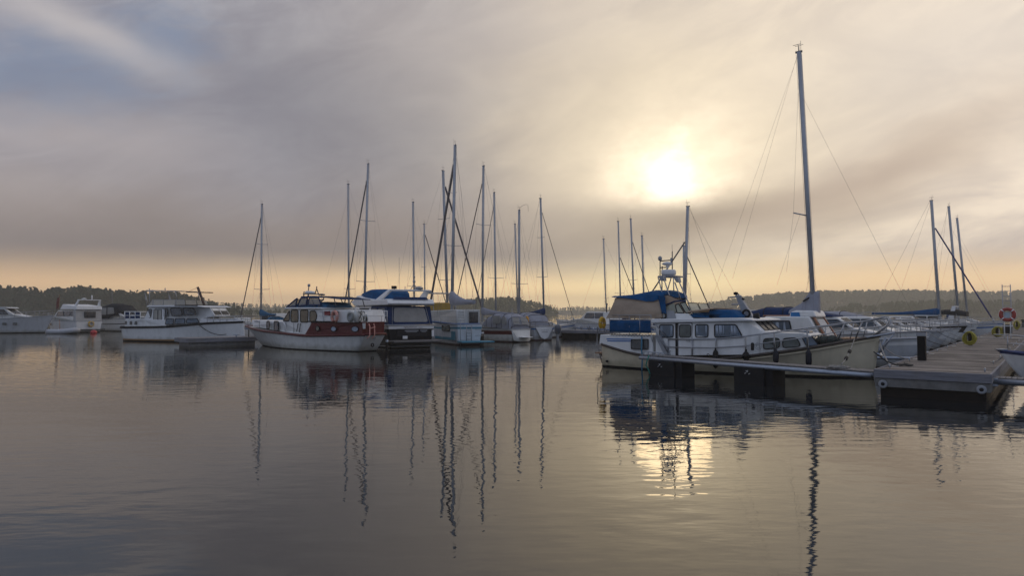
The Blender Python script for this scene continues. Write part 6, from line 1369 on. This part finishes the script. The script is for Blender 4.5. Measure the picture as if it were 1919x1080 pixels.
# ---- white boat nosing in from the right edge
P1 = V((15.55, 20.45, 0)); 
b = Boat('sailboat', 'white boat with dark blue trim nosing in at the right edge', 'sailboat', (P1 + u * 6.6).xy, P1.xy, 0, 'sailboats moored in the marina')
zb_ = at(1869, 657, 21.0).z
b.hull(2.4, [(-.1, .85), (3.5, .92), (7.4, zb_)], -.1, 7.45, [antifoul, white, mat('dark_blue_trim', (.02, .04, .14), .5)], [(0, 0, 0), (.06, 0, 0), (.10, 0, 1), (0, .7, 1), (0, .93, 1), (0, 1, 2)], tw=.7, pb=2.1, rub=(.03, 0), rubmat=mat('dark_blue_trim', (.02, .04, .14)))
b.prism('coachroof', [(1.8, .85), (2.0, 1.35), (4.6, 1.28), (5.9, 1.05), (6.1, .95)], 0, white2, .06, wf=lambda x, z: b.hbf(x) * .62)
b.prism('blue_coaming', [(1.6, 1.34), (1.6, 1.42), (4.7, 1.35), (5.6, 1.12), (5.5, 1.08), (4.6, 1.29)], 0, mat('dark_blue_trim', (.02, .04, .14)), .01, wf=lambda x, z: b.hbf(x) * .66)
b.pane([(2.6, 1.0), (4.2, 1.0), (4.1, 1.2), (2.6, 1.22)], lambda x, z: b.hbf(x) * .62 + .002, glass, .06)
b.railing(5.6, 7.2, .5, 3, .014, .1, 'pulpit', closebow=True)
mb = MB(); mb.tube([(7.2, .1, zb_ + .03), (7.5, .1, zb_ + .03)], .03, 6); mb.tube([(7.2, -.1, zb_ + .03), (7.5, -.1, zb_ + .03)], .03, 6); mb.build('bow_roller', steel, b.root)
x, z = 6.35, .62; yy = b.ns * (b.hbf(6.35) * .72); mb = MB(); mb.tube([(x + .15, yy, z + .1), (x, yy + b.ns * .04, z), (x - .25, yy + b.ns * .02, z - .05)], .03, 6); mb.build('hull_fitting', rubber, b.root)
rope(sag(b.wld(V((7.2, 0, zb_ + .05))), dk(3.9, DW - .2, ZD + .1), .12), .015, ropew, 'short bow rope from the blue trimmed boat to the dock edge')
# ---- second finger on the dock's right side
A0 = dk(.75, DW + .05, 0); o = empty('finger_pontoon', A0, atan2(u.y, u.x), 'galvanised finger pontoon leaving the dock\'s near right corner', 'pontoon')
mb = MB(); mb.tube([(0, 0, .52), (8, 0, .52)], .08, 10); mb.tube([(0, .7, .52), (8, .7, .52)], .08, 10); mb.build('beam', galv, o)
mb = MB()
for k in range(62): mb.box(.13 * k + .005, .13 * k + .122, .03, .67, .60, .63)
mb.build('walkway', MATS['weathered_planks'], o); MB().box(2.2, 3.4, -.1, .8, -.25, .44).box(5.8, 7.0, -.1, .8, -.25, .44).build('float', floatm, o, .03)
mb = MB(); mb.box(-.15, .1, -.05, .75, .40, .62); mb.build('hinge_bracket', galv, o, .01)
# ropes lying on the dock and spare gear
def coil(p, R, r, label, m, seed=1, turns=4):
    rng = random.Random(seed); n = turns * 12; o = MB().tube([p + V((R * (1 - .5 * k / n) * cos(k * .52) + rng.uniform(-.02, .02), R * (1 - .5 * k / n) * sin(k * .52) + rng.uniform(-.02, .02), r + .012 * (k % 3))) for k in range(n)], r, 6).build('coiled_rope', m); tag(o, label, 'rope', 'mooring ropes')
coil(dk(2.3, .38), .24, .018, 'dark rope coiled by the left edge of the dock below the square black post', roped, 3)
rope([dk(1.3, -.3, 1.2), dk(1.6, .0, .9), dk(1.8, .25, .78), dk(2.6, .35, .77), dk(3.4, .2, .78)], .02, roped, 'dark rope trailing along the dock\'s left edge to the cruiser\'s bow')
rope(sag(cru.wld(cru.P(1648, 640, 0)), dk(1.15, .16, ZD + .08), .10), .02, ropew, 'pale bow rope from the cream cruiser down to the dock cleat')
rope(sag(cru.wld(cru.P(1648, 642, -.1)), dk(4.7, .16, ZD + .08), .15), .02, ropew, 'second pale bow rope from the cream cruiser running further along the dock')
for k, t in enumerate((12.0, 15.5, 19.0, 22.6, 26.2)):
    rope(sag(dk(t, .16, ZD + .09), dk(t + .8, -1.15, 1.35), .10), .014, roped if k % 2 else ropew, 'thin mooring rope from the dock\'s left edge, %s from the near end' % ('first', 'second', 'third', 'fourth', 'fifth')[k])
# steel boarding arms between dock and bows
for k, t in enumerate((9.6, 14.6)):
    o = MB().tube([dk(t, 0, .55), dk(t, -5, .50)], .07, 8).tube([dk(t + .5, 0, .55), dk(t, -2.0, .52)], .04, 6).build('mooring_boom', galv); tag(o, ('galvanised mooring boom low over the water just past the square black post', 'second galvanised mooring boom low over the water, farther along the dock')[k], 'boom', 'mooring booms')
